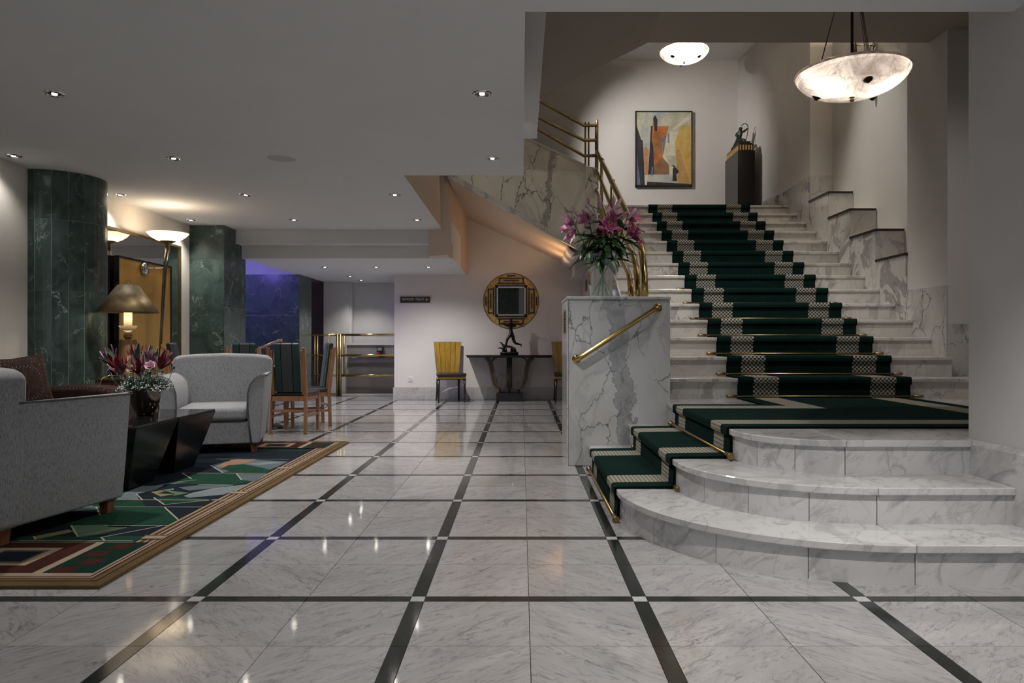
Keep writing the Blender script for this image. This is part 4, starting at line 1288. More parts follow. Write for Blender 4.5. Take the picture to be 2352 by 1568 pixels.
# ================================================================== RUG
RX_0, RX_1, RY_0, RY_1 = -3.80, -1.69, 2.865, 7.01
rugmats = {}
for nm, col in (('tan', (0.135, 0.092, 0.046)), ('maroon', (0.050, 0.018, 0.013)), ('cream', (0.34, 0.27, 0.20)), ('green', (0.014, 0.050, 0.032)), ('dgreen', (0.008, 0.028, 0.02)),
                ('navy', (0.012, 0.018, 0.026)), ('grey', (0.10, 0.13, 0.14)), ('lgrey', (0.17, 0.21, 0.22)), ('olive', (0.20, 0.19, 0.085)), ('sage', (0.10, 0.17, 0.10)), ('white', (0.42, 0.39, 0.32)), ('salmon', (0.26, 0.16, 0.11))):
    rugmats[nm] = pile('rug_' + nm, col, 0.25, 320)
order = list(rugmats)
rg = thing('rug', 'deco rug with brown striped border and green and navy abstract field', 'rug', ((RX_0 + RX_1) / 2, (RY_0 + RY_1) / 2, 0))
ZR = 0.022
b = MB()
bv = 0.03
out = [(RX_0, RY_0), (RX_1, RY_0), (RX_1, RY_1), (RX_0, RY_1)]
inn = [(RX_0 + bv, RY_0 + bv), (RX_1 - bv, RY_0 + bv), (RX_1 - bv, RY_1 - bv), (RX_0 + bv, RY_1 - bv)]
b.add([(x, y, 0) for x, y in out] + [(x + (0.004 if x < -3 else -0.004), y, ZR * 0.62) for x, y in out] + [(x, y, ZR) for x, y in inn],
      [(0, 1, 5, 4), (1, 2, 6, 5), (2, 3, 7, 6), (3, 0, 4, 7), (4, 5, 9, 8), (5, 6, 10, 9), (6, 7, 11, 10), (7, 4, 8, 11), (8, 9, 10, 11)])
b.build('rug_body', rugmats['tan'], rg, world=True)
class Rug:
    def __init__(s): s.mb = MB(); s.z = ZR
    def poly(s, pts, mat, dz):
        pts = [(min(max(x, RX_0 + bv), RX_1 - 0.004), min(max(y, RY_0 + bv * .5), RY_1 - bv * .5)) for x, y in pts]
        s.mb.add([(x, y, ZR + dz) for x, y in pts], [tuple(range(len(pts)))], order.index(mat))
    def rect(s, x0, y0, x1, y1, mat, dz): s.poly([(x0, y0), (x1, y0), (x1, y1), (x0, y1)], mat, dz)
    def line(s, p, q, w, mat, dz):
        p, q = Vector(p), Vector(q); d = (q - p).normalized(); n = Vector((-d.y, d.x)) * w / 2
        s.poly([tuple(p - n), tuple(q - n), tuple(q + n), tuple(p + n)], mat, dz)
bd, fd = Rug(), Rug()
# concentric border stripes (distance from the edge)
for d0, d1, m_ in ((0.030, 0.036, 'maroon'), (0.036, 0.062, 'tan'), (0.062, 0.072, 'maroon'), (0.072, 0.084, 'cream'), (0.084, 0.092, 'maroon')):
    bd.rect(RX_1 - d1, RY_0 + d0, RX_1 - d0, RY_1 - d0, m_, 0.0006)
    bd.rect(RX_0, RY_0 + d0, RX_1 - d0, RY_0 + d1, m_, 0.0008)
    bd.rect(RX_0, RY_1 - d1, RX_1 - d0, RY_1 - d0, m_, 0.0008)
# striped runner along the right side
xi = RX_1 - 0.092
for i, (w_, m_) in enumerate(((0.016, 'cream'), (0.012, 'tan'), (0.008, 'maroon'), (0.014, 'cream'), (0.010, 'maroon'), (0.012, 'tan'), (0.014, 'cream'), (0.008, 'maroon'))):
    bd.rect(xi - w_, RY_0 + 0.52, xi, RY_1 - 0.42, m_, 0.0006); xi -= w_
XIN = xi
for yy in (3.50, 4.55, 5.45):
    bd.rect(XIN - 0.01, yy, RX_1 - 0.075, yy + 0.02, 'maroon', 0.0010)
    bd.rect(XIN, yy + 0.02, RX_1 - 0.085, yy + 0.07, 'cream', 0.0010)
    bd.rect(XIN - 0.01, yy + 0.07, RX_1 - 0.075, yy + 0.088, 'tan', 0.0010)
# end panels with stepped squares
for (ya_, yb_) in ((RY_0 + 0.13, RY_0 + 0.59), (RY_1 - 0.50, RY_1 - 0.10)):
    bd.rect(RX_0, ya_ - 0.035, RX_1 - 0.092, yb_ + 0.02, 'cream', 0.0005)
    h = yb_ - ya_
    bd.rect(RX_1 - 0.32, ya_, RX_1 - 0.105, yb_, 'dgreen', 0.0009)
    for q in range(4):
        bd.rect(RX_1 - 0.30 + 0.055 * (q % 2), ya_ + h * q / 4, RX_1 - 0.20 + 0.04 * (q % 2), ya_ + h * (q + 0.75) / 4, 'maroon', 0.0012)
    x = RX_1 - 0.36
    while x > RX_0 + 0.3:
        bd.rect(x - 0.10, ya_, x, yb_, 'maroon', 0.0009); x -= 0.10
        bd.rect(x - 0.30, ya_, x - 0.0, ya_ + h * 0.22, 'maroon', 0.0009)
        bd.rect(x - 0.30, yb_ - h * 0.2, x, yb_, 'maroon', 0.0009)
        bd.rect(x - 0.27, ya_ + h * 0.22, x, yb_ - h * 0.2, 'cream', 0.0010)
        bd.rect(x - 0.25, ya_ + h * 0.29, x - 0.04, yb_ - h * 0.28, 'tan', 0.0012)
        bd.rect(x - 0.235, ya_ + h * 0.34, x - 0.055, yb_ - h * 0.33, 'navy', 0.0014)
        bd.rect(x - 0.38, ya_, x - 0.30, yb_, 'maroon', 0.0009)
        x -= 0.38
        for q in range(3):
            bd.rect(x - 0.045 - 0.05 * q, ya_, x - 0.02 - 0.05 * q, yb_, 'tan', 0.0009)
        x -= 0.19
bd.mb.build('rug_border', [rugmats[n] for n in order], rg, world=True)
# abstract field, colours traced on the floor plane
def zf(x, y):
    return floor_pt(x / 2.761, 1000 + y / 2.761, ZR)
FY0, FY1 = RY_0 + 0.60, RY_1 - 0.48
fd.rect(RX_0 + bv, FY0, XIN, FY1, 'navy', 0.0005)
fd.rect(RX_0 + bv, FY0, XIN, FY0 + 0.10, 'green', 0.0008)
polys = [
    ('green', [(1045, 458), (610, 455), (632, 500), (400, 560), (900, 580), (1045, 570), (1130, 535)]),
    ('sage', [(450, 570), (690, 565), (680, 578), (805, 585), (650, 625), (490, 645), (460, 610)]),
    ('olive', [(215, 640), (440, 595), (460, 610), (430, 618), (225, 660)]),
    ('dgreen', [(480, 668), (640, 648), (660, 665)]),
    ('green', [(560, 410), (895, 410), (925, 450), (590, 452)]),
    ('lgrey', [(740, 405), (880, 405), (865, 372), (985, 345), (1040, 318), (900, 320), (745, 380)]),
    ('green', [(975, 395), (1120, 390), (1340, 405), (1040, 440)]),
    ('olive', [(955, 358), (1020, 348), (1050, 352), (1000, 368), (1105, 372), (1020, 388)]),
    ('sage', [(1030, 345), (1100, 335), (1080, 350), (1200, 365), (1090, 385), (1110, 372)]),
    ('lgrey', [(1165, 385), (1210, 365), (1350, 335), (1560, 310), (1500, 345), (1420, 375), (1200, 395)]),
    ('grey', [(1130, 330), (1260, 315), (1480, 316), (1350, 335), (1200, 350)]),
    ('white', [(1082, 342), (1105, 338), (1095, 346)]),
    ('green', [(1080, 300), (1230, 242), (1500, 243), (1530, 280), (1615, 290), (1480, 315), (1260, 312)]),
    ('grey', [(1505, 243), (1690, 245), (1615, 292), (1532, 282)]),
    ('grey', [(1335, 190), (1500, 150), (1830, 165), (1700, 225), (1500, 210), (1415, 238)]),
    ('salmon', [(1370, 195), (1470, 155), (1630, 152), (1540, 180), (1460, 190), (1450, 210)]),
    ('green', [(1450, 188), (1545, 182), (1640, 200), (1700, 212), (1500, 230), (1395, 215)]),
    ('lgrey', [(1550, 180), (1720, 168), (1800, 172), (1640, 188)]),
    ('green', [(1215, 240), (1420, 238), (1500, 212), (1720, 216), (1690, 240)]),
    ('green', [(1280, 98), (1960, 98), (1955, 92), (1280, 90)]),
    ('lgrey', [(1180, 300), (1040, 312), (985, 345), (930, 330), (1080, 300)]),
]
for i, (m_, pts) in enumerate(polys):
    fd.poly([zf(*p) for p in pts], m_, 0.0009 + 0.00005 * i)
for a, b_ in (((560, 409), (1480, 411)), ((545, 454), (1290, 455)), ((1045, 458), (1130, 535)), ((610, 455), (635, 505)), ((660, 572), (1075, 572)), ((640, 648), (1040, 572)), ((640, 646), (662, 667)),
              ((865, 372), (905, 412)), ((975, 395), (1042, 440)), ((1042, 440), (1400, 404)), ((1155, 238), (1215, 276)), ((1500, 243), (1532, 283)), ((1155, 239), (1690, 242)), ((1335, 190), (1415, 238)),
              ((1080, 300), (1245, 283)), ((1260, 312), (1480, 316)), ((215, 640), (225, 662)), ((480, 640), (805, 583)), ((450, 570), (495, 645)), ((1165, 385), (1420, 330)), ((1370, 150), (1830, 152)), ((120, 668), (840, 668))):
    fd.line(zf(*a), zf(*b_), 0.009, 'white', 0.0024)
for k in range(9):     # continuation under the seating
    x = -2.6 - 0.13 * k; y = 3.7 + 0.33 * k
    fd.poly([(x, y), (x + 0.35, y + 0.12), (x + 0.1, y + 0.4), (x - 0.3, y + 0.3)], ('dgreen', 'grey', 'green')[k % 3], 0.0008)
fd.mb.build('rug_field', [rugmats[n] for n in order], rg, world=True)

# ================================================================== ARMCHAIRS
def make_armchair(label, loc, rz):
    t = thing('armchair', label, 'armchair', loc, rz, 'grey tub armchairs')
    arm = [(0.385, 0.10), (0.405, 0.30), (0.437, 0.69), (0.430, 0.705), (0.395, 0.700), (0.345, 0.672), (0.305, 0.62), (0.285, 0.54), (0.282, 0.42), (0.295, 0.26), (0.315, 0.10)]
    for s in (-1, 1):
        poly = [(s * x, z) for x, z in arm]
        a = MB().prism(poly, 'y', -0.40, 0.33).build('arm', 'grey_fabric', t, bevel=0.018, seg=3, angle=50)
        edge = [(s * x * 1.0, -0.402, z) for x, z in arm[1:]]
        edge = [(s * 0.388, -0.402, 0.12)] + edge
        MB().tube([(x, y - 0.002, z) for x, y, z in edge[2:]] , 0.006, 6).build('piping', 'piping', a)
        MB().tube([(s * 0.436, -0.39, 0.693), (s * 0.438, 0.0, 0.697), (s * 0.44, 0.33, 0.70)], 0.006, 6).build('piping', 'piping', a)
    bp = [(-0.44, 0.10), (0.44, 0.10), (0.445, 0.80), (0.43, 0.845), (0.38, 0.862), (0.25, 0.874), (0.0, 0.882), (-0.25, 0.874), (-0.38, 0.862), (-0.43, 0.845), (-0.445, 0.80)]
    bk_ = MB().prism(bp, 'y', 0.24, 0.42)
    # lean the upper back a little
    bk_.v = [(x * (1.0 if z > 0.3 else 0.93), y + (max(0, z - 0.45) * 0.10) + (0.03 if y < 0.3 and z < 0.45 else 0), z) for x, y, z in bk_.v]
    bk_.build('backrest', 'grey_fabric', t, bevel=0.035, seg=4, angle=50)
    MB().box((-0.315, -0.385, 0.10), (0.315, 0.30, 0.30)).build('seat_base', 'grey_fabric', t, bevel=0.015, seg=2)
    cu = MB()
    def cf(u, v):
        x = -0.29 + 0.58 * u; y = -0.42 + 0.70 * v
        return (x, y, 0.0)
    cu.box((-0.287, -0.42, 0.302), (0.287, 0.28, 0.425))
    c_ = cu.build('seat_cushion', 'grey_fabric', t, bevel=0.045, seg=4)
    for sx in (-1, 1):
        for yy in (-0.33, 0.33):
            lg = MB()
            x0 = sx * 0.335
            vs = [(x0 - 0.022, yy - 0.022, 0.024), (x0 + 0.022, yy - 0.022, 0.024), (x0 + 0.022, yy + 0.022, 0.024), (x0 - 0.022, yy + 0.022, 0.024),
                  (x0 - 0.032, yy - 0.032, 0.125), (x0 + 0.032, yy - 0.032, 0.125), (x0 + 0.032, yy + 0.032, 0.125), (x0 - 0.032, yy + 0.032, 0.125)]
            lg.add(vs, [(3, 2, 1, 0), (4, 5, 6, 7), (0, 1, 5, 4), (1, 2, 6, 5), (2, 3, 7, 6), (3, 0, 4, 7)])
            lg.build('leg', 'cherry_leg', t)
    return t
make_armchair('grey fabric armchair facing the viewer across the coffee table', (-2.775, 6.55, 0.0), radians(15.7))
make_armchair('grey fabric armchair in the left foreground seen from its side', (-2.745, 3.80, 0.0), radians(168.5))

# ================================================================== BROWN SOFA AND CUSHION
so = thing('sofa', 'dark brown dotted velvet sofa along the left wall', 'sofa', (-3.8, 5.1, 0))
MB().box((-4.22, 4.15, 0.10), (-3.36, 6.16, 0.30)).build('base', 'velvet', so, world=True, bevel=0.03, seg=3)
MB().box((-4.10, 4.33, 0.30), (-3.34, 5.14, 0.44)).build('seat_cushion', 'velvet', so, world=True, bevel=0.05, seg=4)
MB().box((-4.10, 5.15, 0.30), (-3.34, 5.96, 0.44)).build('seat_cushion', 'velvet', so, world=True, bevel=0.05, seg=4)
MB().box((-4.24, 4.15, 0.20), (-4.06, 6.16, 0.62)).build('backrest', 'velvet', so, world=True, bevel=0.05, seg=4)
for ya_, yb_ in ((5.96, 6.19), (4.10, 4.33)):
    arm = MB()
    prof = [(-4.12, 0.28), (-4.12, 0.58), (-4.05, 0.605), (-3.9, 0.622), (-3.7, 0.628), (-3.5, 0.615), (-3.38, 0.585), (-3.32, 0.53), (-3.31, 0.28)]
    arm.prism(prof, 'y', ya_, yb_)
    arm.build('arm', 'velvet', so, world=True, bevel=0.05, seg=4, angle=50)
for xx in (-4.15, -3.43):
    for yy in (4.22, 6.08):
        MB().box((xx - 0.03, yy - 0.03, 0.0), (xx + 0.03, yy + 0.03, 0.12)).build('leg', 'cherry_leg', so, world=True)
def pillow(name, label, cat, loc, w_, h_, d_, rot, mat):
    mb = MB()
    def surf(sgn):
        def fn(u, v):
            x, z = (u - 0.5), (v - 0.5)
            e = (1 - (2 * abs(x)) ** 2.6) * (1 - (2 * abs(z)) ** 2.6)
            pin = 1 - 0.07 * (1 - abs(2 * x)) * (abs(2 * z)) ** 2
            return (x * w_ * (1 - 0.06 * (1 - abs(2 * z)) * abs(2 * x)), sgn * d_ / 2 * max(0, e) ** 0.5, z * h_ * pin)
        return fn
    mb.grid(surf(1), 16, 16); mb.grid(surf(-1), 16, 16)
    o = mb.build(name, mat)
    o.location = loc; o.rotation_euler = rot
    return tag(o, label, cat)
pillow('cushion', 'plump brown velvet cushion leaning in the corner of the sofa', 'cushion', (-3.98, 5.66, 0.65), 0.50, 0.46, 0.17, (radians(-14), radians(-5), radians(68)), 'velvet')

# ================================================================== BLACK COFFEE TABLES
def coffee_table(label, y0, y1, b0, b1):
    t = thing('coffee_table', label, 'coffee table', (-2.85, (y0 + y1) / 2, 0.0), group='black coffee table pair')
    xt, xb, xl, xlb = -2.462, -2.558, -3.24, -3.14
    vs = [(xlb, b0, 0.024), (xb, b0, 0.024), (xb, b1, 0.024), (xlb, b1, 0.024), (xl, y0, 0.436), (xt, y0, 0.436), (xt, y1, 0.436), (xl, y1, 0.436)]
    MB().add(vs, [(3, 2, 1, 0), (4, 5, 6, 7), (0, 1, 5, 4), (1, 2, 6, 5), (2, 3, 7, 6), (3, 0, 4, 7)]).build('body', 'black', t, world=True, bevel=0.004, seg=2)
    MB().box((xl + 0.004, y0 + 0.004, 0.4365), (xt - 0.004, y1 - 0.004, 0.450)).build('glass_top', 'black_glass', t, world=True, bevel=0.002, seg=1)
coffee_table('black faceted coffee table nearest the foreground armchair', 4.57, 5.138, 4.65, 4.97)
coffee_table('black faceted coffee table under the bronze flower vase', 5.142, 5.76, 5.26, 5.59)

# ================================================================== WOODEN DINING CHAIRS AND TABLE
def dining_chair(label, loc, rz):
    t = thing('dining_chair', label, 'chair', loc, rz, 'green leather dining chairs')
    W = 0.195
    for s in (-1, 1):
        # rear leg sweeping up into the stepped post
        pr = [(0.20, 0.0), (0.235, 0.0), (0.225, 0.42), (0.285, 0.93), (0.245, 0.93), (0.185, 0.42)]
        MB().prism(pr, 'x', s * W - 0.016, s * W + 0.016).build('rear_post', 'pear', t, bevel=0.003, seg=1)
        pr2 = [(0.205, 0.42), (0.262, 0.90), (0.228, 0.90), (0.172, 0.42)]
        MB().prism(pr2, 'x', s * (W - 0.030) - 0.013, s * (W - 0.030) + 0.013).build('inner_post', 'pear', t, bevel=0.003, seg=1)
        vs = []
        xf = s * 0.185
        MB().prism([(xf - 0.013, 0.0), (xf + 0.013, 0.0), (xf + 0.019, 0.40), (xf - 0.019, 0.40)], 'y', -0.225, -0.19).build('front_leg', 'pear', t, bevel=0.003, seg=1)
        MB().box((s * 0.185 - 0.011, -0.20, 0.355), (s * 0.185 + 0.011, 0.21, 0.405)).build('seat_rail', 'pear', t)
        MB().box((s * 0.187 - 0.008, -0.20, 0.175), (s * 0.187 + 0.008, 0.21, 0.20)).build('stretcher', 'pear', t)
    MB().box((-0.18, 0.185, 0.355), (0.18, 0.21, 0.405)).build('seat_rail', 'pear', t)
    MB().box((-0.18, -0.215, 0.355), (0.18, -0.19, 0.405)).build('seat_rail', 'pear', t)
    MB().box((-0.18, 0.19, 0.235), (0.18, 0.206, 0.262)).build('stretcher', 'pear', t)
    MB().box((-0.21, -0.235, 0.405), (0.21, 0.185, 0.452)).build('seat', 'black_leather', t, bevel=0.02, seg=3)
    def pad(x0, x1, nm, mat, y_in=0.0):
        n = 6
        mb = MB()
        prof = [(0.16 + y_in, 0.45), (0.205, 0.45), (0.272, 0.955), (0.268, 0.972), (0.245, 0.980), (0.222 + y_in, 0.965)]
        mb.prism(prof, 'x', x0, x1)
        return mb.build(nm, mat, t, bevel=0.008, seg=2)
    pad(-0.134, -0.062, 'back_panel', 'green_leather')
    pad(-0.060, 0.060, 'back_panel', 'charcoal_leather', -0.004)
    pad(0.062, 0.134, 'back_panel', 'green_leather')
    return t
def fwd(dx, dy): return atan2(dx, -dy)
dining_chair('green leather dining chair seen from behind, right of the grey armchair', (-2.50, 7.89, 0), fwd(0.05, 1.0))
dining_chair('green leather dining chair seen from the side in front of the brass rail', (-2.53, 8.47, 0), fwd(-0.86, -0.45))
dining_chair('green leather dining chair peeking over the grey armchair back', (-3.36, 8.80, 0), fwd(0.55, -0.83))
dining_chair('green leather dining chair by the square pillar, only its top showing', (-3.72, 8.15, 0), fwd(1.0, 0.15))
dt = thing('bistro_table', 'small round pedestal table hidden among the dining chairs', 'table', (-2.92, 8.22, 0))
MB().lathe([(0.0, 0.0), (0.19, 0.0), (0.19, 0.012), (0.15, 0.03), (0.05, 0.05), (0.0, 0.05)], 32).build('base', 'black_satin', dt)
for a in range(4):
    aa = a * pi / 2 + 0.4
    MB().tube([(0.05 * cos(aa), 0.05 * sin(aa), 0.045), (0.10 * cos(aa), 0.10 * sin(aa), 0.68)], [0.012, 0.026], 8).build('pedestal_slat', 'pear', dt)
MB().lathe([(0.0, 0.68), (0.33, 0.68), (0.335, 0.69), (0.335, 0.71), (0.33, 0.72), (0.0, 0.72)], 48).build('table_top', 'ebony', dt)

# ================================================================== BACK WALL FURNITURE
def side_chair(label, loc, rz):
    t = thing('side_chair', label, 'chair', loc, rz, 'satinwood chairs by the console')
    n = 5
    W0, W1 = 0.185, 0.235
    def bpos(f, z, off):
        k = (z - 0.47) / 0.525
        w_ = W0 + (W1 - W0) * k
        x = -w_ + 2 * w_ * f
        y = 0.19 + 0.055 * k - 0.025 * (1 - (2 * f - 1) ** 2) * -1.0 + off
        return (x, y, z)
    for i in range(n):
        f0, f1 = i / n + 0.006, (i + 1) / n - 0.006
        q = [bpos(f0, 0.47, 0), bpos(f1, 0.47, 0), bpos(f1, 0.99, 0), bpos(f0, 0.99, 0)]
        q2 = [(x, y + 0.018, z) for x, y, z in q]
        MB().add(q + q2, [(0, 1, 2, 3), (7, 6, 5, 4), (0, 4, 5, 1), (1, 5, 6, 2), (2, 6, 7, 3), (3, 7, 4, 0)]).build('back_slat', 'satinwood', t)
    q = [bpos(i / 10, 0.47, 0.006) for i in range(11)] + [bpos(i / 10, 0.992, 0.006) for i in range(10, -1, -1)]
    bmk = MB()
    for i in range(10):
        a, b_, c_, d_ = bpos(i / 10, 0.47, 0.004), bpos((i + 1) / 10, 0.47, 0.004), bpos((i + 1) / 10, 0.993, 0.004), bpos(i / 10, 0.993, 0.004)
        bmk.add([a, b_, c_, d_] + [(x, y + 0.022, z) for x, y, z in (a, b_, c_, d_)], [(0, 1, 2, 3), (7, 6, 5, 4), (0, 4, 5, 1), (1, 5, 6, 2), (2, 6, 7, 3), (3, 7, 4, 0)])
    bmk.build('back_board', 'black_satin', t)
    MB().prism([(-0.235, -0.225), (0.235, -0.225), (0.20, 0.21), (-0.20, 0.21)], 'z', 0.385, 0.425).build('seat_rail', 'satinwood', t, bevel=0.004, seg=1)
    MB().prism([(-0.245, -0.24), (0.245, -0.24), (0.205, 0.20), (-0.205, 0.20)], 'z', 0.426, 0.48).build('seat', 'black_leather', t, bevel=0.022, seg=3)
    MB().prism([(-0.237, -0.227), (0.237, -0.227), (0.202, 0.212), (-0.202, 0.212)], 'z', 0.377, 0.385).build('trim', 'black_satin', t)
    for s in (-1, 1):
        MB().tube([(s * 0.215, -0.20, 0.0), (s * 0.215, -0.205, 0.2), (s * 0.212, -0.20, 0.38)], [0.013, 0.018, 0.022], 8).build('front_leg', 'black_satin', t)
        MB().tube([(s * 0.19, 0.265, 0.0), (s * 0.182, 0.215, 0.22), (s * 0.18, 0.185, 0.38)], [0.013, 0.017, 0.02], 8).build('rear_leg', 'black_satin', t)
    return t
side_chair('yellow satinwood chair with black seat, left of the console table', (-1.19, 11.86, 0), radians(14))
side_chair('yellow satinwood chair with black seat half hidden by the marble block', (0.76, 11.90, 0), radians(4))

cn = thing('console_table', 'dark art deco console table with scrolled legs on the back wall', 'console table', (-0.205, 12.0, 0))
MB().prism([(-0.725, 0.772), (0.725, 0.772), (0.70, 0.752), (0.69, 0.730), (-0.69, 0.730), (-0.70, 0.752)], 'y', -0.24, 0.23).build('table_top', 'black', cn, bevel=0.004, seg=1)
MB().box((-0.215, -0.11, 0.0), (0.215, 0.17, 0.135)).build('plinth', 'black_satin', cn, bevel=0.004, seg=1)
def band(path, y0, y1, th, nm, mat):
    mb = MB(); n = len(path)
    L, R_ = [], []
    for i, p in enumerate(path):
        a = Vector(path[max(i - 1, 0)]); b_ = Vector(path[min(i + 1, n - 1)])
        d = (b_ - a).normalized(); nn = Vector((-d.y, d.x)) * th / 2
        L.append(tuple(Vector(p) + nn)); R_.append(tuple(Vector(p) - nn))
    for i in range(n - 1):
        quad = [L[i], L[i + 1], R_[i + 1], R_[i]]
        vs = [(x, y0, z) for x, z in quad] + [(x, y1, z) for x, z in quad]
        mb.add(vs, [(0, 1, 2, 3), (7, 6, 5, 4), (0, 4, 5, 1), (2, 6, 7, 3)] + ([(0, 3, 7, 4)] if i == 0 else []) + ([(1, 5, 6, 2)] if i == n - 2 else []), smooth=False)
    return mb.build(nm, mat, cn)
for s in (-1, 1):
    path = bez((s * 0.40, 0.728), (s * 0.33, 0.71), (s * 0.31, 0.64), (s * 0.285, 0.50), 8) + bez((s * 0.285, 0.50), (s * 0.265, 0.38), (s * 0.25, 0.24), (s * 0.165, 0.218), 8)[1:]
    band([(x, z) for x, z in path], -0.10, 0.06, 0.080, 'scroll_leg', 'ribbed_brown')
    for kk in range(3):
        yk = -0.104
        off = (kk - 1) * 0.018
        MB().tube([(x + s * off, yk, z + off * 0.2) for x, z in path], 0.004, 6).build('leg_reeding', 'ebony', cn)
    loop = []
    for i in range(25):
        a = radians(-90 + i * 360 / 24)
        loop.append((s * (0.150) + 0.064 * cos(a) * s, 0.325 + 0.108 * sin(a)))
    band(loop, -0.08, 0.05, 0.030, 'scroll_loop', 'ribbed_brown')
    MB().tube(bez((s * 0.30, -0.02, 0.62), (s * 0.285, -0.02, 0.70), (s * 0.26, -0.02, 0.722), (s * 0.21, -0.02, 0.728), 6), 0.012, 8).build('bracket', 'black_satin', cn)
    MB().lathe([(0.012, 0.130), (0.026, 0.145), (0.014, 0.16), (0.024, 0.178), (0.012, 0.196), (0.0, 0.20)], 16, (s * 0.155, -0.02, 0)).build('ball_foot', 'black_satin', cn)
for k in range(5):
    MB().tube([(-0.036 + 0.018 * k, -0.075 + 0.012 * abs(k - 2) , 0.215), (-0.036 + 0.018 * k, -0.075 + 0.012 * abs(k - 2), 0.728)], 0.0105, 8).build('reed_column', 'ribbed_brown' if k % 2 else 'ebony', cn)
MB().box((-0.045, -0.075, 0.205), (0.045, 0.05, 0.225)).build('column_foot', 'black_satin', cn)
MB().lathe([(0.012, 0.130), (0.026, 0.145), (0.014, 0.16), (0.024, 0.178), (0.012, 0.205)], 16, (0, -0.02, 0)).build('ball_foot', 'black_satin', cn)

# ---- round mirror
rm = thing('round_mirror', 'round gold leaf mirror with black stepped bars set in the back wall', 'mirror', (MX, YB + 0.068, MZ))
MB().lathe([(0.468, 0.0), (0.468, -0.035), (0.462, -0.04), (0.0, -0.04)], 72, axis='y').build('gold_disc', 'gold_leaf', rm)
q = 0.275
bars = MB()
def mbar(x0, x1, z, rot, hook=0, w_=0.022):
    mb = MB().box((x0, -0.052, z - w_ / 2), (x1, -0.039, z + w_ / 2))
    if hook:
        for xx in (x0, x1):
            mb.box((xx - (0 if xx == x0 else w_), -0.052, z + (hook if hook < 0 else 0)), (xx + (w_ if xx == x0 else 0), -0.039, z + (hook if hook > 0 else 0)))
    mb.xform(Matrix.Rotation(rot, 4, 'Y'))
    mb.build('black_bar', 'black_satin', rm)
for k in range(4):
    r_ = k * pi / 2
    mbar(-0.235, 0.235, 0.305, r_, 0.0)
    mbar(-0.215, 0.215, 0.392, r_, -0.07 if True else 0)
    mbar(-0.13, 0.13, 0.352, r_)
    mbar(-0.075, 0.075, 0.434, r_)
for r_ in range(4):
    mb = MB().box((-q, -0.060, q - 0.026), (q, -0.038, q)); mb.xform(Matrix.Rotation(r_ * pi / 2, 4, 'Y')); mb.build('frame_bar', 'black_satin', rm)
    mb = MB().box((-q + 0.026, -0.054, q - 0.05), (q - 0.026, -0.038, q - 0.026)); mb.xform(Matrix.Rotation(r_ * pi / 2, 4, 'Y')); mb.build('bevel_bar', 'silver_frame', rm)
MB().box((-q + 0.04, -0.046, -q + 0.04), (q - 0.04, -0.043, q - 0.04)).build('mirror_glass', 'mirror', rm).rotation_euler = (radians(1.2), 0, 0)

# ---- restroom sign, socket
sg = thing('restroom_sign', 'black wall sign with pale lettering reading RESTROOMS TOALETY', 'sign', (-1.82, YB, 1.713))
MB().box((-0.255, -0.016, -0.052), (0.255, 0.0, 0.052)).build('plate', 'black_satin', sg)
for a, b_ in (((-0.258, -0.018, 0.050), (0.258, 0, 0.055)), ((-0.258, -0.018, -0.055), (0.258, 0, -0.050)), ((-0.258, -0.018, -0.05), (-0.253, 0, 0.05)), ((0.253, -0.018, -0.05), (0.258, 0, 0.05))):
    MB().box(a, b_).build('edge_strip', 'brass_dull', sg)
cu = bpy.data.curves.new('lettering', 'FONT'); cu.body = 'RESTROOMS \u00b7 TOALETY'; cu.size = 0.062; cu.align_x = 'CENTER'; cu.align_y = 'CENTER'; cu.extrude = 0.001
tmp = bpy.data.objects.new('tmp_text', cu); COL.objects.link(tmp)
bpy.context.view_layer.update()
me = bpy.data.meshes.new_from_object(tmp.evaluated_get(bpy.context.evaluated_depsgraph_get()))
bpy.data.objects.remove(tmp)
me.materials.clear(); me.materials.append(M['sign_white'])
xs_ = [v_.co.x for v_ in me.vertices]; sc = 0.375 / (max(xs_) - min(xs_))
lt = link_mesh('lettering', me, sg, (-0.035, -0.018, 0.004)); lt.rotation_euler = (pi / 2, 0, 0); lt.scale = (sc, 0.85, 1)
MB().prism([(0.175, 0.022), (0.228, 0.0), (0.175, -0.018), (0.186, 0.002)], 'y', -0.019, -0.016).build('arrow', 'sign_white', sg)
ok = thing('wall_socket', 'white electrical socket low on the back wall', 'socket', (-1.90, YB, 0.352))
MB().box((-0.038, -0.012, -0.042), (0.038, 0, 0.042)).build('plate', 'white_plastic', ok, bevel=0.004, seg=2)
MB().lathe([(0.024, -0.0125), (0.024, -0.016), (0.020, -0.016), (0.018, -0.0125)], 20, axis='y').build('socket_ring', 'grey_metal', ok)

# ================================================================== BRASS RAIL AND LIFT GATE IN THE CORRIDOR
rl = thing('brass_barrier', 'polished brass barrier rail across the corridor opening', 'railing', (-3.0, 13.1, 0))
zr = (1.118, 0.745, 0.376)
for z in zr:
    MB().tube([(-3.93, 13.1, z), (-3.36, 13.1, z)], 0.019, 10).build('rail_tube', 'brass', rl, world=True)
    MB().tube([(-3.36, 13.1, z), (-2.20, 13.1, z)], 0.023, 10).build('rail_tube', 'brass', rl, world=True)
for x, r_ in ((-3.90, 0.017), (-3.79, 0.016), (-3.74, 0.016), (-3.53, 0.016), (-3.37, 0.026), (-3.32, 0.026), (-3.25, 0.020)):
    MB().tube([(x, 13.1, 0.0 if x < -3.3 else 0.36), (x, 13.1, 1.135)], r_, 10).build('post', 'brass_dull', rl, world=True)
lg_ = thing('platform_lift', 'grey platform lift gate with a red stop button behind the brass rail', 'lift', (-2.75, 13.4, 0))
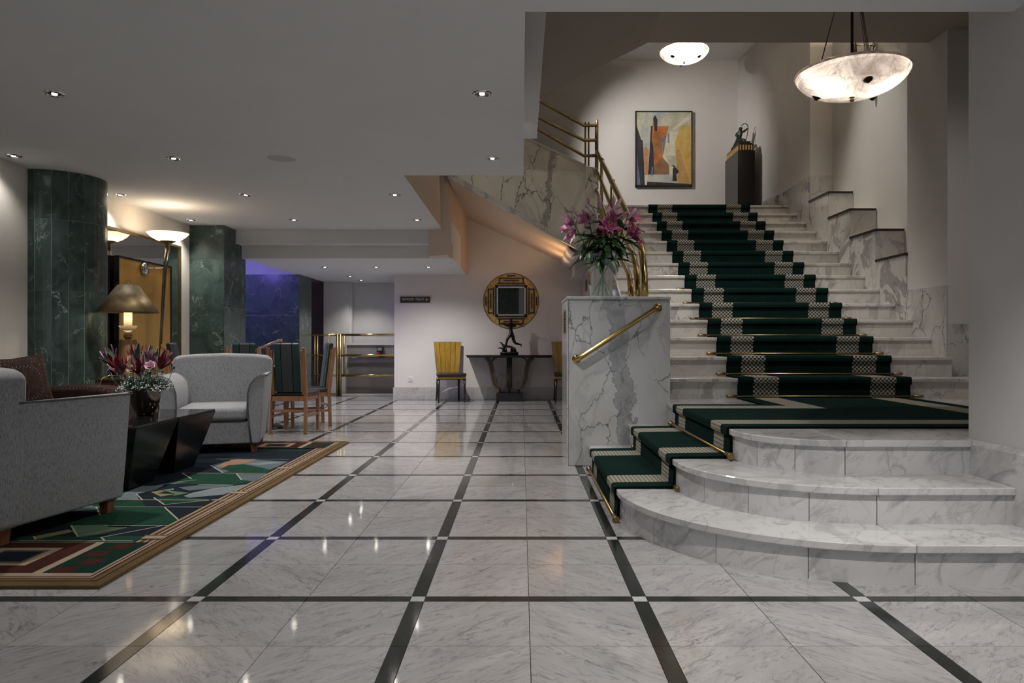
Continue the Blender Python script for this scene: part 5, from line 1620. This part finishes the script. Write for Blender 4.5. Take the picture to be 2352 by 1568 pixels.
MB().box((-3.28, 13.42, 0.0), (-2.20, 13.46, 0.94)).build('gate_panel', 'grey_metal', lg_, world=True)
MB().box((-3.24, 13.405, 0.40), (-2.22, 13.421, 0.60)).build('dark_panel', 'grey_metal_dark', lg_, world=True)
MB().box((-3.28, 13.40, 0.0), (-2.20, 13.421, 0.34)).build('lower_panel', 'grey_metal_dark', lg_, world=True)
MB().box((-3.29, 13.38, 0.93), (-2.20, 13.47, 0.965)).build('top_bar', 'wall_grey', lg_, world=True)
MB().box((-3.24, 13.36, 0.685), (-2.22, 13.42, 0.71)).build('grab_bar', 'chrome', lg_, world=True)
MB().box((-2.70, 13.33, 0.72), (-2.59, 13.42, 0.90)).build('control_box', 'black_satin', lg_, world=True)
MB().lathe([(0.024, -0.022), (0.024, 0.0)], 16, (-2.67, 13.33, 0.78), axis='y').lathe([(0.0, -0.024), (0.024, -0.022)], 16, (-2.67, 13.33, 0.78), axis='y').build('stop_button', 'red', lg_, world=True)
MB().box((-2.685, 13.32, 0.83), (-2.605, 13.33, 0.885)).build('switch_plate', 'grey_metal', lg_, world=True)
tag(MB().box((-3.35, 13.16, 0.0), (-2.19, 13.30, 0.03)).build('threshold_sill', 'stair_marble'), 'pale marble threshold sill below the lift gate', 'sill')
bh = thing('side_handrail', 'brass handrail lit violet, rising in front of the far green pillar', 'handrail', (-4.3, 11.9, 0))
MB().tube([px(560, 822, 11.9), px(596, 800, 11.9), px(640, 781.5, 11.9), px(650, 780, 11.9)], 0.03, 10).build('rail_tube', 'brass', bh, world=True)
for q_ in (px(570, 816, 11.9), px(630, 786, 11.9)):
    MB().tube([(q_.x, q_.y, 0.0), tuple(q_)], 0.018, 8).build('post', 'brass_dull', bh, world=True)

# ================================================================== PAINTING
pn = thing('painting', 'framed abstract townscape painting on the landing wall', 'painting', (2.425, YB, 4.28))
PW, PH = 0.97, 1.285
MB().box((-PW / 2, -0.055, -PH / 2), (PW / 2, -0.008, PH / 2)).build('backing', 'black_satin', pn)
for a, b_ in (((-PW / 2, -0.07, PH / 2 - 0.018), (PW / 2, -0.05, PH / 2)), ((-PW / 2, -0.07, -PH / 2), (PW / 2, -0.05, -PH / 2 + 0.022)), ((-PW / 2, -0.07, -PH / 2), (-PW / 2 + 0.018, -0.05, PH / 2)), ((PW / 2 - 0.018, -0.07, -PH / 2), (PW / 2, -0.05, PH / 2))):
    MB().box(a, b_).build('frame_bar', 'black_satin', pn)
pc = {}
for nm, a, b_ in (('sky', (0.36, 0.38, 0.28), (0.55, 0.52, 0.38)), ('skyb', (0.30, 0.36, 0.36), (0.50, 0.50, 0.40)), ('black', (0.010, 0.011, 0.014), (0.03, 0.03, 0.035)), ('navy', (0.012, 0.012, 0.03), (0.03, 0.025, 0.045)),
                  ('orange', (0.42, 0.11, 0.02), (0.55, 0.19, 0.05)), ('rust', (0.25, 0.09, 0.03), (0.40, 0.17, 0.06)), ('brown', (0.20, 0.10, 0.05), (0.30, 0.16, 0.08)), ('salmon', (0.40, 0.19, 0.09), (0.50, 0.28, 0.15)),
                  ('pale', (0.55, 0.52, 0.38), (0.68, 0.64, 0.50)), ('ochre', (0.50, 0.30, 0.06), (0.62, 0.45, 0.15)), ('gold', (0.55, 0.36, 0.07), (0.66, 0.48, 0.16)), ('tan', (0.42, 0.22, 0.06), (0.52, 0.32, 0.12)),
                  ('slate', (0.08, 0.10, 0.14), (0.24, 0.28, 0.30)), ('blue', (0.05, 0.07, 0.16), (0.14, 0.17, 0.28)), ('path', (0.36, 0.40, 0.40), (0.52, 0.50, 0.42))):
    pc[nm] = two_tone('paint_' + nm, a, b_, 7, 0.5, 0.35, 0.65)
pk = list(pc)
cv = MB()
def pp(x, y): return (-PW / 2 + 0.018 + (x - 172) / (1137 - 172) * (PW - 0.036), PH / 2 - 0.018 - (y - 150) / (1450 - 150) * (PH - 0.04))
art = [('sky', [(172, 150), (1137, 150), (1137, 1450), (172, 1450)]), ('skyb', [(260, 150), (720, 150), (560, 400), (420, 400), (400, 830), (300, 800), (270, 640)]),
       ('pale', [(745, 510), (1137, 160), (1137, 400), (950, 395), (850, 690), (865, 810), (890, 1370), (800, 1370), (740, 1090), (635, 960), (700, 560)]),
       ('sky', [(760, 500), (950, 395), (1137, 260), (1137, 395), (920, 490)]), ('slate', [(722, 530), (752, 515), (752, 752), (722, 752)]),
       ('black', [(172, 380), (255, 640), (283, 645), (320, 1450), (240, 1450), (172, 850)]), ('blue', [(172, 850), (245, 1450), (172, 1450)]),
       ('salmon', [(290, 800), (337, 750), (392, 825), (370, 1270), (315, 1270)]), ('pale', [(315, 1270), (372, 1270), (350, 1450), (322, 1450)]),
       ('navy', [(425, 395), (462, 395), (445, 670), (470, 770), (480, 1260), (375, 1260), (405, 830)]),
       ('orange', [(462, 290), (495, 490), (535, 490), (540, 400), (740, 400), (705, 540), (622, 615), (620, 668), (443, 668)]), ('rust', [(482, 505), (700, 500), (622, 615), (620, 665), (448, 665)]),
       ('black', [(465, 262), (502, 200), (543, 285), (535, 490), (495, 490)]),
       ('rust', [(443, 668), (620, 668), (632, 950), (745, 1090), (745, 1258), (480, 1258), (470, 770)]), ('orange', [(480, 1000), (620, 850), (632, 945), (485, 1090)]), ('brown', [(485, 1095), (632, 955), (745, 1092), (745, 1258), (480, 1258)]),
       ('slate', [(622, 615), (705, 540), (640, 930), (625, 720)]), ('pale', [(640, 940), (700, 700), (850, 700), (870, 925), (690, 925)]), ('sky', [(690, 928), (872, 928), (888, 1180), (740, 1090)]),
       ('ochre', [(950, 395), (1137, 395), (1137, 1430), (1100, 1430), (930, 815), (862, 810), (850, 690)]), ('gold', [(1000, 500), (1060, 460), (1050, 760), (990, 800)]), ('tan', [(865, 815), (930, 820), (1120, 1430), (905, 1415)]),
       ('path', [(370, 1265), (800, 1262), (800, 1375), (905, 1390), (905, 1415), (360, 1385)]), ('black', [(360, 1385), (1137, 1430), (1137, 1450), (352, 1450)]),
       ('slate', [(428, 1280), (440, 1130), (460, 1122), (465, 1150), (452, 1280)]), ('black', [(805, 1375), (812, 1155), (835, 1130), (797, 1105), (828, 1093), (925, 1210), (872, 1260), (888, 1378)])]
for i, (m_, pts) in enumerate(art):
    cv.add([(a, -0.0555 - 0.0002 * i, b_) for a, b_ in (pp(*p) for p in pts)], [tuple(range(len(pts)))], pk.index(m_))
cv.build('canvas', [pc[k] for k in pk], pn)

# ================================================================== BRONZE FIGURES (skinned armatures)
def skin(name, verts, edges, radii, mat, parent, root=0, sub=2, scale=1.0, loc=(0, 0, 0)):
    me = bpy.data.meshes.new(name)
    me.from_pydata([tuple(Vector(v_) * scale + Vector(loc)) for v_ in verts], edges, [])
    o = bpy.data.objects.new(name, me); COL.objects.link(o); o.parent = parent
    md = o.modifiers.new('skin', 'SKIN'); md.use_smooth_shade = True
    if not me.skin_vertices: 
        bm = bmesh.new(); bm.from_mesh(me); bm.verts.layers.skin.verify(); bm.to_mesh(me); bm.free()
    for i, r_ in enumerate(radii):
        sv = me.skin_vertices[0].data[i]
        sv.radius = (r_ * scale, r_ * scale); sv.use_root = (i == root); sv.use_loose = False
    s2 = o.modifiers.new('subsurf', 'SUBSURF'); s2.levels = sub; s2.render_levels = sub
    me.materials.append(M[mat])
    return o
# runner with hounds, coordinates in metres around the base centre (x right, z up, y depth)
rf = thing('runner_figurine', 'dark bronze figurine of a running archer with hounds on the console', 'figurine', (-0.205, 11.95, 0.773))
MB().lathe([(0.0, 0.0), (0.105, 0.0), (0.105, 0.045), (0.098, 0.05), (0.0, 0.05)], 20).xform(Matrix.Diagonal((1.45, 0.62, 1, 1))).build('base', 'black', rf)
V = [(0.035, 0, 0.345), (0.025, 0, 0.43), (0.028, 0, 0.49), (0.030, 0, 0.535), (0.028, 0, 0.575), (0.022, 0, 0.605),     # pelvis, waist, chest, neck, head, crown
     (-0.01, -0.03, 0.50), (-0.055, -0.05, 0.485), (-0.105, -0.07, 0.525), (-0.125, -0.075, 0.54),                               # left arm (forward)
     (0.065, 0.02, 0.505), (0.09, 0.03, 0.47), (0.115, 0.02, 0.525), (0.118, 0.018, 0.535),                                      # right arm bent
     (0.02, -0.02, 0.335), (-0.03, -0.03, 0.27), (-0.055, -0.03, 0.17), (-0.05, -0.03, 0.13), (-0.075, -0.03, 0.115),          # front leg
     (0.055, 0.02, 0.33), (0.075, 0.025, 0.23), (0.10, 0.03, 0.195), (0.165, 0.04, 0.175), (0.20, 0.04, 0.18), (0.195, 0.04, 0.135)]  # trailing leg
E = [(0, 1), (1, 2), (2, 3), (3, 4), (4, 5), (2, 6), (6, 7), (7, 8), (8, 9), (2, 10), (10, 11), (11, 12), (12, 13), (0, 14), (14, 15), (15, 16), (16, 17), (17, 18), (0, 19), (19, 20), (20, 21), (21, 22), (22, 23), (23, 24)]
Rr = [0.032, 0.024, 0.033, 0.014, 0.026, 0.018, 0.017, 0.012, 0.010, 0.008, 0.017, 0.013, 0.010, 0.008, 0.026, 0.020, 0.014, 0.010, 0.009, 0.027, 0.023, 0.018, 0.014, 0.010, 0.009]
skin('runner', V, E, [r_ * 1.22 for r_ in Rr], 'bronze', rf)
MB().tube([(-0.13, -0.075, 0.535), (0.0, -0.05, 0.53), (0.12, 0.02, 0.525), (0.24, 0.03, 0.465)], 0.004, 6).build('bow_stave', 'bronze', rf)
MB().tube([(0.10, 0.02, 0.535), (0.26, 0.03, 0.475)], 0.003, 6).build('arrow', 'bronze', rf)
V = [(-0.02, 0, 0.14), (-0.08, 0, 0.15), (-0.11, 0, 0.17), (-0.135, 0, 0.205), (-0.165, 0, 0.21),
     (0.05, 0, 0.14), (0.09, 0.0, 0.11), (-0.10, -0.02, 0.11), (-0.16, -0.02, 0.125), (-0.19, -0.02, 0.10), (-0.10, 0.02, 0.10), (-0.155, 0.02, 0.11), (-0.195, 0.02, 0.115),
     (0.06, -0.02, 0.09), (0.08, -0.02, 0.05), (0.05, 0.02, 0.10), (0.04, 0.02, 0.05)]
E = [(0, 1), (1, 2), (2, 3), (3, 4), (0, 5), (5, 6), (1, 7), (7, 8), (8, 9), (1, 10), (10, 11), (11, 12), (5, 13), (13, 14), (5, 15), (15, 16)]
skin('hound', V, E, [0.020, 0.024, 0.016, 0.014, 0.007, 0.020, 0.006, 0.012, 0.006, 0.004, 0.012, 0.006, 0.004, 0.013, 0.007, 0.012, 0.007], 'bronze', rf, loc=(0, -0.02, 0))
for k, (x, z) in enumerate(((-0.09, 0.05), (-0.05, 0.05), (0.085, 0.05), (0.11, 0.05), (0.06, 0.05), (-0.11, 0.05), (0.10, 0.05), (-0.075, 0.05), (0.075, 0.05), (-0.10, 0.05), (0.03, 0.05))):
    MB().tube([(x, 0.0, 0.045), (x + 0.006 * (k % 3 - 1), -0.01, 0.09), (x + 0.02 * (k % 3 - 1), -0.015, 0.125)], [0.016, 0.011, 0.003], 6).build('foliage', 'bronze', rf)

pd = thing('statue_pedestal', 'tall black pedestal with gold fluted top on the upper landing', 'pedestal', (3.52, 11.55, ZU))
MB().box((-0.135, -0.35, 0.0), (0.135, 0.35, 1.025)).build('shaft', 'black', pd, bevel=0.004, seg=1)
MB().box((-0.115, -0.33, 1.025), (0.115, 0.33, 1.130)).build('cap', 'black_satin', pd)
MB().box((-0.10, -0.31, 1.130), (0.10, 0.31, 1.150)).build('upper_step', 'black_satin', pd)
for k in range(5):
    x = -0.088 + 0.044 * k
    MB().box((x - 0.009, -0.336, 1.038), (x + 0.009, -0.329, 1.112)).build('gold_flute', 'gold_leaf', pd)
for k in range(13):
    y = -0.30 + 0.05 * k
    MB().box((-0.121, y - 0.011, 1.038), (-0.114, y + 0.011, 1.112)).build('gold_flute', 'gold_leaf', pd)
ar = thing('archer_statuette', 'patinated bronze kneeling archer statuette drawing a bow on the pedestal', 'figurine', (3.50, 11.45, ZU + 1.150))
MB().box((-0.075, -0.20, 0.0), (0.085, 0.20, 0.022)).build('base', 'bronze_green', ar)
V = [(-0.02, 0.03, 0.085), (-0.012, 0.02, 0.14), (0.0, 0.01, 0.19), (0.002, 0.005, 0.225), (0.005, 0.0, 0.255), (0.005, 0.0, 0.28),
     (0.03, -0.01, 0.20), (0.065, -0.02, 0.225), (0.10, -0.02, 0.255), (-0.035, 0.02, 0.195), (-0.06, 0.01, 0.155), (-0.03, -0.02, 0.165),
     (-0.01, -0.02, 0.08), (0.03, -0.09, 0.075), (0.03, -0.10, 0.02), (-0.035, 0.06, 0.07), (-0.05, 0.12, 0.028), (-0.06, 0.18, 0.03)]
E = [(0, 1), (1, 2), (2, 3), (3, 4), (4, 5), (2, 6), (6, 7), (7, 8), (2, 9), (9, 10), (10, 11), (0, 12), (12, 13), (13, 14), (0, 15), (15, 16), (16, 17)]
skin('archer', V, E, [0.040, 0.032, 0.043, 0.016, 0.034, 0.024, 0.020, 0.015, 0.012, 0.020, 0.017, 0.012, 0.030, 0.024, 0.017, 0.030, 0.022, 0.014], 'bronze_green', ar)
MB().tube(bez((0.01, -0.01, 0.29), (0.05, -0.02, 0.345), (0.11, -0.02, 0.33), (0.105, -0.02, 0.25), 10) + bez((0.105, -0.02, 0.25), (0.10, -0.02, 0.16), (0.07, -0.02, 0.08), (0.055, -0.02, 0.022), 8)[1:], 0.006, 6).build('bow', 'bronze_green', ar)
ar.scale = (1.12, 1.12, 1.12)

# ================================================================== LILIES IN THE GLASS VASE
VX, VY, VZ = 0.672, 5.96, 1.352
gv = thing('glass_vase', 'tall square clear glass vase on the marble block', 'vase', (VX, VY, VZ))
def sq_ring(h0, h1, w0, w1, nm, mat):
    vs = [(-w0, -w0, h0), (w0, -w0, h0), (w0, w0, h0), (-w0, w0, h0), (-w1, -w1, h1), (w1, -w1, h1), (w1, w1, h1), (-w1, w1, h1)]
    return MB().add(vs, [(0, 1, 5, 4), (1, 2, 6, 5), (2, 3, 7, 6), (3, 0, 4, 7)]).build(nm, mat, gv)
sq_ring(0.0, 0.365, 0.106, 0.116, 'outer_wall', 'glass')
sq_ring(0.022, 0.365, 0.098, 0.109, 'inner_wall', 'glass')
MB().box((-0.105, -0.105, 0.001), (0.105, 0.105, 0.020)).build('thick_base', 'glass', gv)
rim = MB()
for a, b_ in (((-0.116, -0.116), (0.116, -0.116)), ((0.116, -0.116), (0.116, 0.116)), ((0.116, 0.116), (-0.116, 0.116)), ((-0.116, 0.116), (-0.116, -0.116))):
    rim.tube([(a[0], a[1], 0.365), (b_[0], b_[1], 0.365)], 0.0035, 6)
rim.build('rim', 'glass', gv)
MB().box((-0.096, -0.096, 0.022), (0.096, 0.096, 0.075)).build('water', 'glass', gv)

def frame_from(d, roll=0.0):
    d = Vector(d).normalized()
    up = Vector((0, 0, 1)) if abs(d.z) < 0.95 else Vector((0, 1, 0))
    x = d.cross(up).normalized(); z = x.cross(d).normalized()
    m_ = Matrix((x, d, z)).transposed().to_4x4()      # local y -> d
    return m_ @ Matrix.Rotation(roll, 4, 'Y')
def blade(L, W, curl, cup=0.15, n=6, tipw=0.0):
    # along +Y, curling to -Z (curl>0), a double-width strip with a cupped middle rib
    mb = MB()
    def fn(u, v):
        t_ = u
        w_ = W * (sin(pi * min(1, (0.08 + 0.92 * t_)) ** 0.85) ** 0.9) * (1 if t_ < 0.999 else 0.02)
        a = curl * t_
        y = L * (sin(a) / curl if abs(curl) > 1e-3 else t_) if abs(curl) > 1e-3 else L * t_
        z = -L * (1 - cos(a)) / curl if abs(curl) > 1e-3 else 0
        s = (v - 0.5)
        return (s * w_, y, z + cup * W * (4 * s * s) * 0.5)
    mb.grid(fn, n, 2)
    return mb
def lily_head(parent, at_, d, size, mat, open_=0.9):
    for k in range(6):
        roll = k * pi / 3
        size_ = size * 1.3
        mb = blade(size_, size_ * (0.30 if k % 2 else 0.40), -0.75 * open_ - 0.1, 0.3)
        m_ = Matrix.Translation(at_) @ frame_from(d) @ Matrix.Rotation(roll, 4, 'Y') @ Matrix.Rotation(radians(12 + 26 * open_), 4, 'X') 
        mb.xform(m_)
        mb.build('petal', mat, parent)
    st_ = MB()
    F = frame_from(d)
    for k in range(5):
        a = k * 2 * pi / 5
        p = F @ Vector((0.10 * size * cos(a) * 1.6, size * 0.62, 0.10 * size * sin(a) * 1.6))
        st_.tube([at_, tuple(Vector(at_) + p)], 0.0016, 5)
        st_.tube([tuple(Vector(at_) + p - Vector((0.006, 0, 0))), tuple(Vector(at_) + p + Vector((0.006, 0, 0)))], 0.003, 5)
    st_.build('stamens', 'ranunculus_cream', parent)
def lily_bud(parent, at_, d, L):
    mb = MB().lathe([(0.003, 0), (0.011, 0.2 * L), (0.0165, 0.5 * L), (0.015, 0.75 * L), (0.008, 0.94 * L), (0.001, L)], 9)
    mb.xform(Matrix.Translation(at_) @ frame_from(d) @ Matrix.Rotation(-pi / 2, 4, 'X'))
    mb.build('bud', 'bud', parent)
def loc_px(x, y, dy=0.0):
    Y = VY + dy
    p = px(x, y, Y)
    return Vector((p.x - VX, dy, p.z - VZ))
LIL = [
  ('pink lily stem leaning farthest left, two open blooms', (1322, 520, -0.02), [((1318, 513, -0.03), (-1, -0.25, 0.15), 0.105, 'petal', 0.6), ((1322, 532, -0.06), (-0.75, -0.5, -0.3), 0.10, 'petal', 0.6)], [((1326, 498, 0.0), (-0.35, 0, 1), 0.10)], 10),
  ('pink lily stem with a half-open bloom behind the left cluster', (1352, 500, 0.04), [((1352, 497, 0.05), (-0.35, -0.55, -0.25), 0.095, 'petal', 0.45)], [((1366, 492, 0.0), (-0.72, 0, 0.75), 0.115)], 10),
  ('pink lily stem with the tallest upright pale bud', (1378, 482, 0.02), [], [((1379, 480, 0.0), (-0.06, 0, 1), 0.125), ((1352, 470, 0.05), (-0.1, 0, 1), 0.06)], 11),
  ('deep pink lily facing the viewer at the centre of the vase', (1396, 522, -0.06), [((1397, 524, -0.06), (0.18, -0.75, 0.5), 0.105, 'petal_deep', 1.0)], [], 9),
  ('deep pink trumpet lily hanging low left of centre', (1386, 516, -0.05), [((1384, 514, -0.07), (-0.15, -0.45, -0.85), 0.095, 'petal_deep', 0.35)], [], 8),
  ('pink lily opening upward below two slanting buds', (1410, 498, 0.0), [((1409, 502, -0.02), (0.25, -0.35, 0.9), 0.115, 'petal', 0.75)], [((1408, 476, 0.02), (0.12, 0, 1), 0.10), ((1411, 482, -0.03), (0.5, 0, 0.85), 0.12)], 10),
  ('pink lily stem reaching right with a long pale bud', (1440, 502, 0.0), [((1448, 506, 0.04), (0.45, -0.5, 0.4), 0.095, 'petal_deep', 0.6)], [((1443, 503, -0.04), (0.6, -0.1, 0.85), 0.115)], 10),
  ('pink lily stem drooping at the right of the bouquet', (1442, 535, -0.02), [((1446, 540, -0.04), (0.35, -0.5, 0.7), 0.105, 'petal_deep', 0.6), ((1452, 544, -0.02), (0.95, -0.3, 0.15), 0.10, 'petal_deep', 0.8)], [((1418, 512, 0.0), (0.5, -0.1, 0.5), 0.09)], 10),
]
rnd = random.Random(11)
for i, (lb, top_, heads, buds, nl) in enumerate(LIL):
    t = thing('lily_stem', lb, 'flower', (VX, VY, VZ), group='pink lilies in the glass vase')
    tp = loc_px(*top_)
    base = Vector((-0.55 * tp.x + rnd.uniform(-0.02, 0.02), rnd.uniform(-0.06, 0.05), 0.026))
    base.x = max(-0.085, min(0.085, base.x))
    rimp = Vector((max(-0.09, min(0.09, tp.x * 0.45)), max(-0.09, min(0.09, tp.y * 0.6)), 0.34))
    path = bez(tuple(base), tuple(base.lerp(rimp, 0.5)), tuple(rimp), tuple(tp), 10)
    stem = MB().tube(path, 0.0045, 7).build('stem', 'stem', t)
    for (p, d, s, m_, op) in heads:
        at_ = loc_px(*p)
        MB().tube([tuple(tp), tuple(tp.lerp(at_, 0.5) + Vector((0, 0, -0.004))), tuple(at_)], 0.003, 6).build('flower_stalk', 'stem', t)
        lily_head(t, at_, d, s, m_, op)
    for (p, d, L) in buds:
        at_ = loc_px(*p)
        MB().tube([tuple(tp), tuple(tp.lerp(at_, 0.5)), tuple(at_)], 0.003, 6).build('flower_stalk', 'stem', t)
        lily_bud(t, at_, d, L)
    for k in range(nl + 5):
        f = rnd.uniform(0.58, 1.0)
        q_ = Vector(path[min(10, int(f * 10))])
        side = 1 if (tp.x + rnd.uniform(-0.12, 0.12)) > 0 else -1
        ang = rnd.uniform(0, 2 * pi)
        d = Vector((cos(ang) * 0.8 + 0.45 * side, sin(ang) * 0.8 - 0.35, rnd.uniform(-0.25, 0.55)))
        mb = blade(rnd.uniform(0.13, 0.23), rnd.uniform(0.038, 0.056), rnd.uniform(0.5, 1.7), 0.25, 7)
        mb.xform(Matrix.Translation(q_) @ frame_from(d) @ Matrix.Rotation(rnd.uniform(-0.5, 0.5), 4, 'Y'))
        mb.build('leaf', 'leaf', t)
    if i in (0, 1, 3, 5, 6, 7):
        for dd, L, cu_ in (((-0.55 if tp.x < 0 else 0.75, -0.5, 0.05), 0.20, 1.5), ((0.15 * i - 0.5, -0.8, -0.1), 0.17, 1.2)):
            mb = blade(L, 0.05, cu_, 0.25, 8)
            mb.xform(Matrix.Translation(rimp + Vector((0, 0, 0.07))) @ frame_from(dd)); mb.build('leaf', 'leaf', t)

# ================================================================== BURGUNDY BOUQUET ON THE COFFEE TABLE
BX, BY, BZ = -2.765, 5.26, 0.451
bv_ = thing('bronze_vase', 'polished bronze tapered vase on the black coffee table', 'vase', (BX, BY, BZ))
MB().lathe([(0.0, 0.0), (0.052, 0.0), (0.060, 0.012), (0.088, 0.07), (0.108, 0.14), (0.117, 0.205), (0.118, 0.212), (0.112, 0.212), (0.104, 0.14), (0.05, 0.05), (0.0, 0.05)], 40).build('body', 'vase_bronze', bv_)
def bp_(x, y, dy=0.0):
    p = px(230 + x / 8.25, 780 + y / 8.25, BY + dy)
    return Vector((p.x - BX, dy, p.z - BZ))
rnd = random.Random(5)
LEU = [('burgundy leucadendron at the far left of the bouquet', (250, 420), (-0.55, 0, 1), 'mauve'), ('dark red leucadendron low on the left of the bouquet', (400, 590), (-0.2, -0.35, 1), 'burgundy'),
       ('tallest burgundy leucadendron at the top of the bouquet', (690, 360), (0.02, 0, 1), 'mauve'), ('dark red leucadendron in front at the bouquet centre', (755, 590), (0.0, -0.4, 1), 'burgundy'),
       ('slim leucadendron with a green bract right of centre', (950, 400), (0.08, 0.1, 1), 'mauve'), ('large wine red leucadendron on the right of the bouquet', (1130, 480), (0.45, -0.05, 1), 'burgundy')]
for i, (lb, (x, y), d, m_) in enumerate(LEU):
    t = thing('leucadendron_stem', lb, 'flower', (BX, BY, BZ), group='leucadendrons in the bronze vase')
    dy = (-0.07 if i in (1, 3) else 0.03)
    at_ = bp_(x, y, dy)
    MB().tube(bez((at_.x * 0.1, at_.y * 0.2, 0.06), (at_.x * 0.3, at_.y * 0.4, 0.16), (at_.x * 0.7, at_.y * 0.8, 0.24), tuple(at_), 6), 0.004, 6).build('stem', 'grey_green', t)
    F = frame_from(d)
    for ring, (n, tilt, L, w_) in enumerate(((4, 8, 0.115, 0.033), (5, 24, 0.135, 0.036), (6, 40, 0.12, 0.033))):
        for k in range(n):
            a = 2 * pi * (k + 0.5 * ring) / n + i
            mb = blade(L * rnd.uniform(0.85, 1.15), w_, 0.35 - 0.12 * ring, 0.5, 5)
            mb.xform(Matrix.Translation(at_ + Vector((0, 0, -0.012 * ring))) @ F @ Matrix.Rotation(a, 4, 'Y') @ Matrix.Rotation(radians(tilt), 4, 'X'))
            mm = m_ if rnd.random() < 0.72 else ('mauve' if m_ == 'burgundy' else ('burgundy' if rnd.random() < 0.6 else 'grey_green'))
            mb.build('bract', mm, t)
RAN = [('open pink ranunculus right of centre in the bouquet', (965, 520), 'ranunculus', 0.031, -0.09), ('cream ranunculus in the front of the bouquet', (610, 590), 'ranunculus_cream', 0.027, -0.10), ('small blush ranunculus bud at the left of the bouquet', (320, 600), 'ranunculus_cream', 0.020, -0.07),
       ('blush ranunculus at the back of the bouquet', (580, 385), 'ranunculus_cream', 0.022, 0.0), ('white ranunculus behind the red centre bract', (850, 395), 'white_filler', 0.021, 0.02)]
for lb, (x, y), m_, r_, dy in RAN:
    t = thing('ranunculus', lb, 'flower', (BX, BY, BZ), group='ranunculus in the bronze vase')
    at_ = bp_(x, y, dy)
    MB().tube(bez((at_.x * 0.1, at_.y * 0.2, 0.06), (at_.x * 0.4, at_.y * 0.4, 0.14), (at_.x * 0.8, at_.y, 0.2), tuple(at_), 6), 0.003, 6).build('stem', 'stem', t)
    F = Matrix.Translation(at_) @ frame_from((0.1, -0.75, 0.65))
    for ring in range(4):
        n = 4 + ring
        for k in range(n):
            rr = r_ * (0.35 + 0.22 * ring)
            mb = blade(rr * 1.9, rr * 1.6, 1.5 - 0.2 * ring, 0.3, 4)
            mb.xform(F @ Matrix.Rotation(2 * pi * (k + 0.4 * ring) / n, 4, 'Y') @ Matrix.Rotation(radians(38 + 10 * ring), 4, 'X'))
            mb.build('petal', m_, t)
for i, ((x, y), pos) in enumerate(zip([(150, 610), (340, 650), (450, 670), (520, 500), (600, 430), (790, 640), (850, 670), (1180, 600), (1390, 530), (940, 635), (170, 570)],
      ['far left', 'left front', 'left of the cream ranunculus', 'left of centre', 'upper centre', 'front centre', 'right of front centre', 'right', 'far right tip', 'under the pink ranunculus', 'leftmost top'])):
    t = thing('thistle', 'small blue thistle head in the bouquet, ' + pos, 'flower', (BX, BY, BZ), group='blue thistles in the bronze vase')
    at_ = bp_(x, y, -0.11 if 300 < x < 1100 and y > 600 else -0.03)
    mb = MB()
    for k in range(26):
        z = 1 - 2 * (k + 0.5) / 26; a = k * 2.4; r_ = sqrt(1 - z * z)
        dd = Vector((r_ * cos(a), r_ * sin(a), z))
        mb.tube([tuple(at_), tuple(at_ + dd * 0.013)], [0.006, 0.0008], 4, cap=False)
    mb.build('head', 'thistle', t)
    MB().tube(bez((at_.x * 0.2, at_.y * 0.2, 0.08), (at_.x * 0.4, at_.y * 0.4, 0.16), (at_.x * 0.8, at_.y, 0.2), tuple(at_), 5), 0.002, 5).build('stem', 'grey_green', t)
fill, sprig, grn = MB(), MB(), MB()
for k in range(190):
    a = rnd.uniform(0, 2 * pi); rr = sqrt(rnd.random()) * 0.20
    e = Vector((rr * cos(a), rr * sin(a) * 0.75, 0.0))
    e.z = 0.315 - 0.075 * (rr / 0.185) ** 2 - (0.05 if rnd.random() < 0.35 else 0) + rnd.uniform(-0.05, 0.02)
    if rr > 0.11: e.z = max(e.z, 0.205)
    b0 = Vector((e.x * 0.45, e.y * 0.45, 0.17))
    sprig.tube([tuple(b0), tuple(b0.lerp(e, 0.5) + Vector((0, 0, 0.01))), tuple(e)], 0.0016, 4, cap=False)
    for q_ in range(5):
        c_ = e + Vector((rnd.gauss(0, 0.012), rnd.gauss(0, 0.012), rnd.gauss(-0.004, 0.012)))
        s_ = rnd.uniform(0.003, 0.0065)
        fill.add([c_ + Vector((s_, 0, 0)), c_ + Vector((-s_, 0, 0)), c_ + Vector((0, s_, 0)), c_ + Vector((0, -s_, 0)), c_ + Vector((0, 0, s_)), c_ + Vector((0, 0, -s_))],
                 [(0, 2, 4), (2, 1, 4), (1, 3, 4), (3, 0, 4), (2, 0, 5), (1, 2, 5), (3, 1, 5), (0, 3, 5)])
    for q_ in range(7):
        c_ = b0.lerp(e, rnd.uniform(0.3, 0.95))
        mb = blade(rnd.uniform(0.025, 0.05), 0.008, 0.5, 0.2, 3)
        mb.xform(Matrix.Translation(c_) @ frame_from((rnd.gauss(0, 1), rnd.gauss(0, 1), rnd.uniform(0, 1))))
        grn.v_off = len(grn.v)
        o_ = len(grn.v); grn.v += mb.v; grn.f += [[i_ + o_ for i_ in f_] for f_ in mb.f]; grn.m += mb.m; grn.uv += mb.uv; grn.sm += mb.sm
ft = thing('filler_sprigs', 'cloud of tiny white and grey-green filler flowers around the bouquet', 'flowers', (BX, BY, BZ))
for mb, nm, m_ in ((fill, 'white_florets', 'white_filler'), (sprig, 'sprig_stems', 'grey_green'), (grn, 'sprig_leaves', 'grey_green')):
    mb.build(nm, m_, ft)['kind'] = 'stuff'
ft['kind'] = 'stuff'
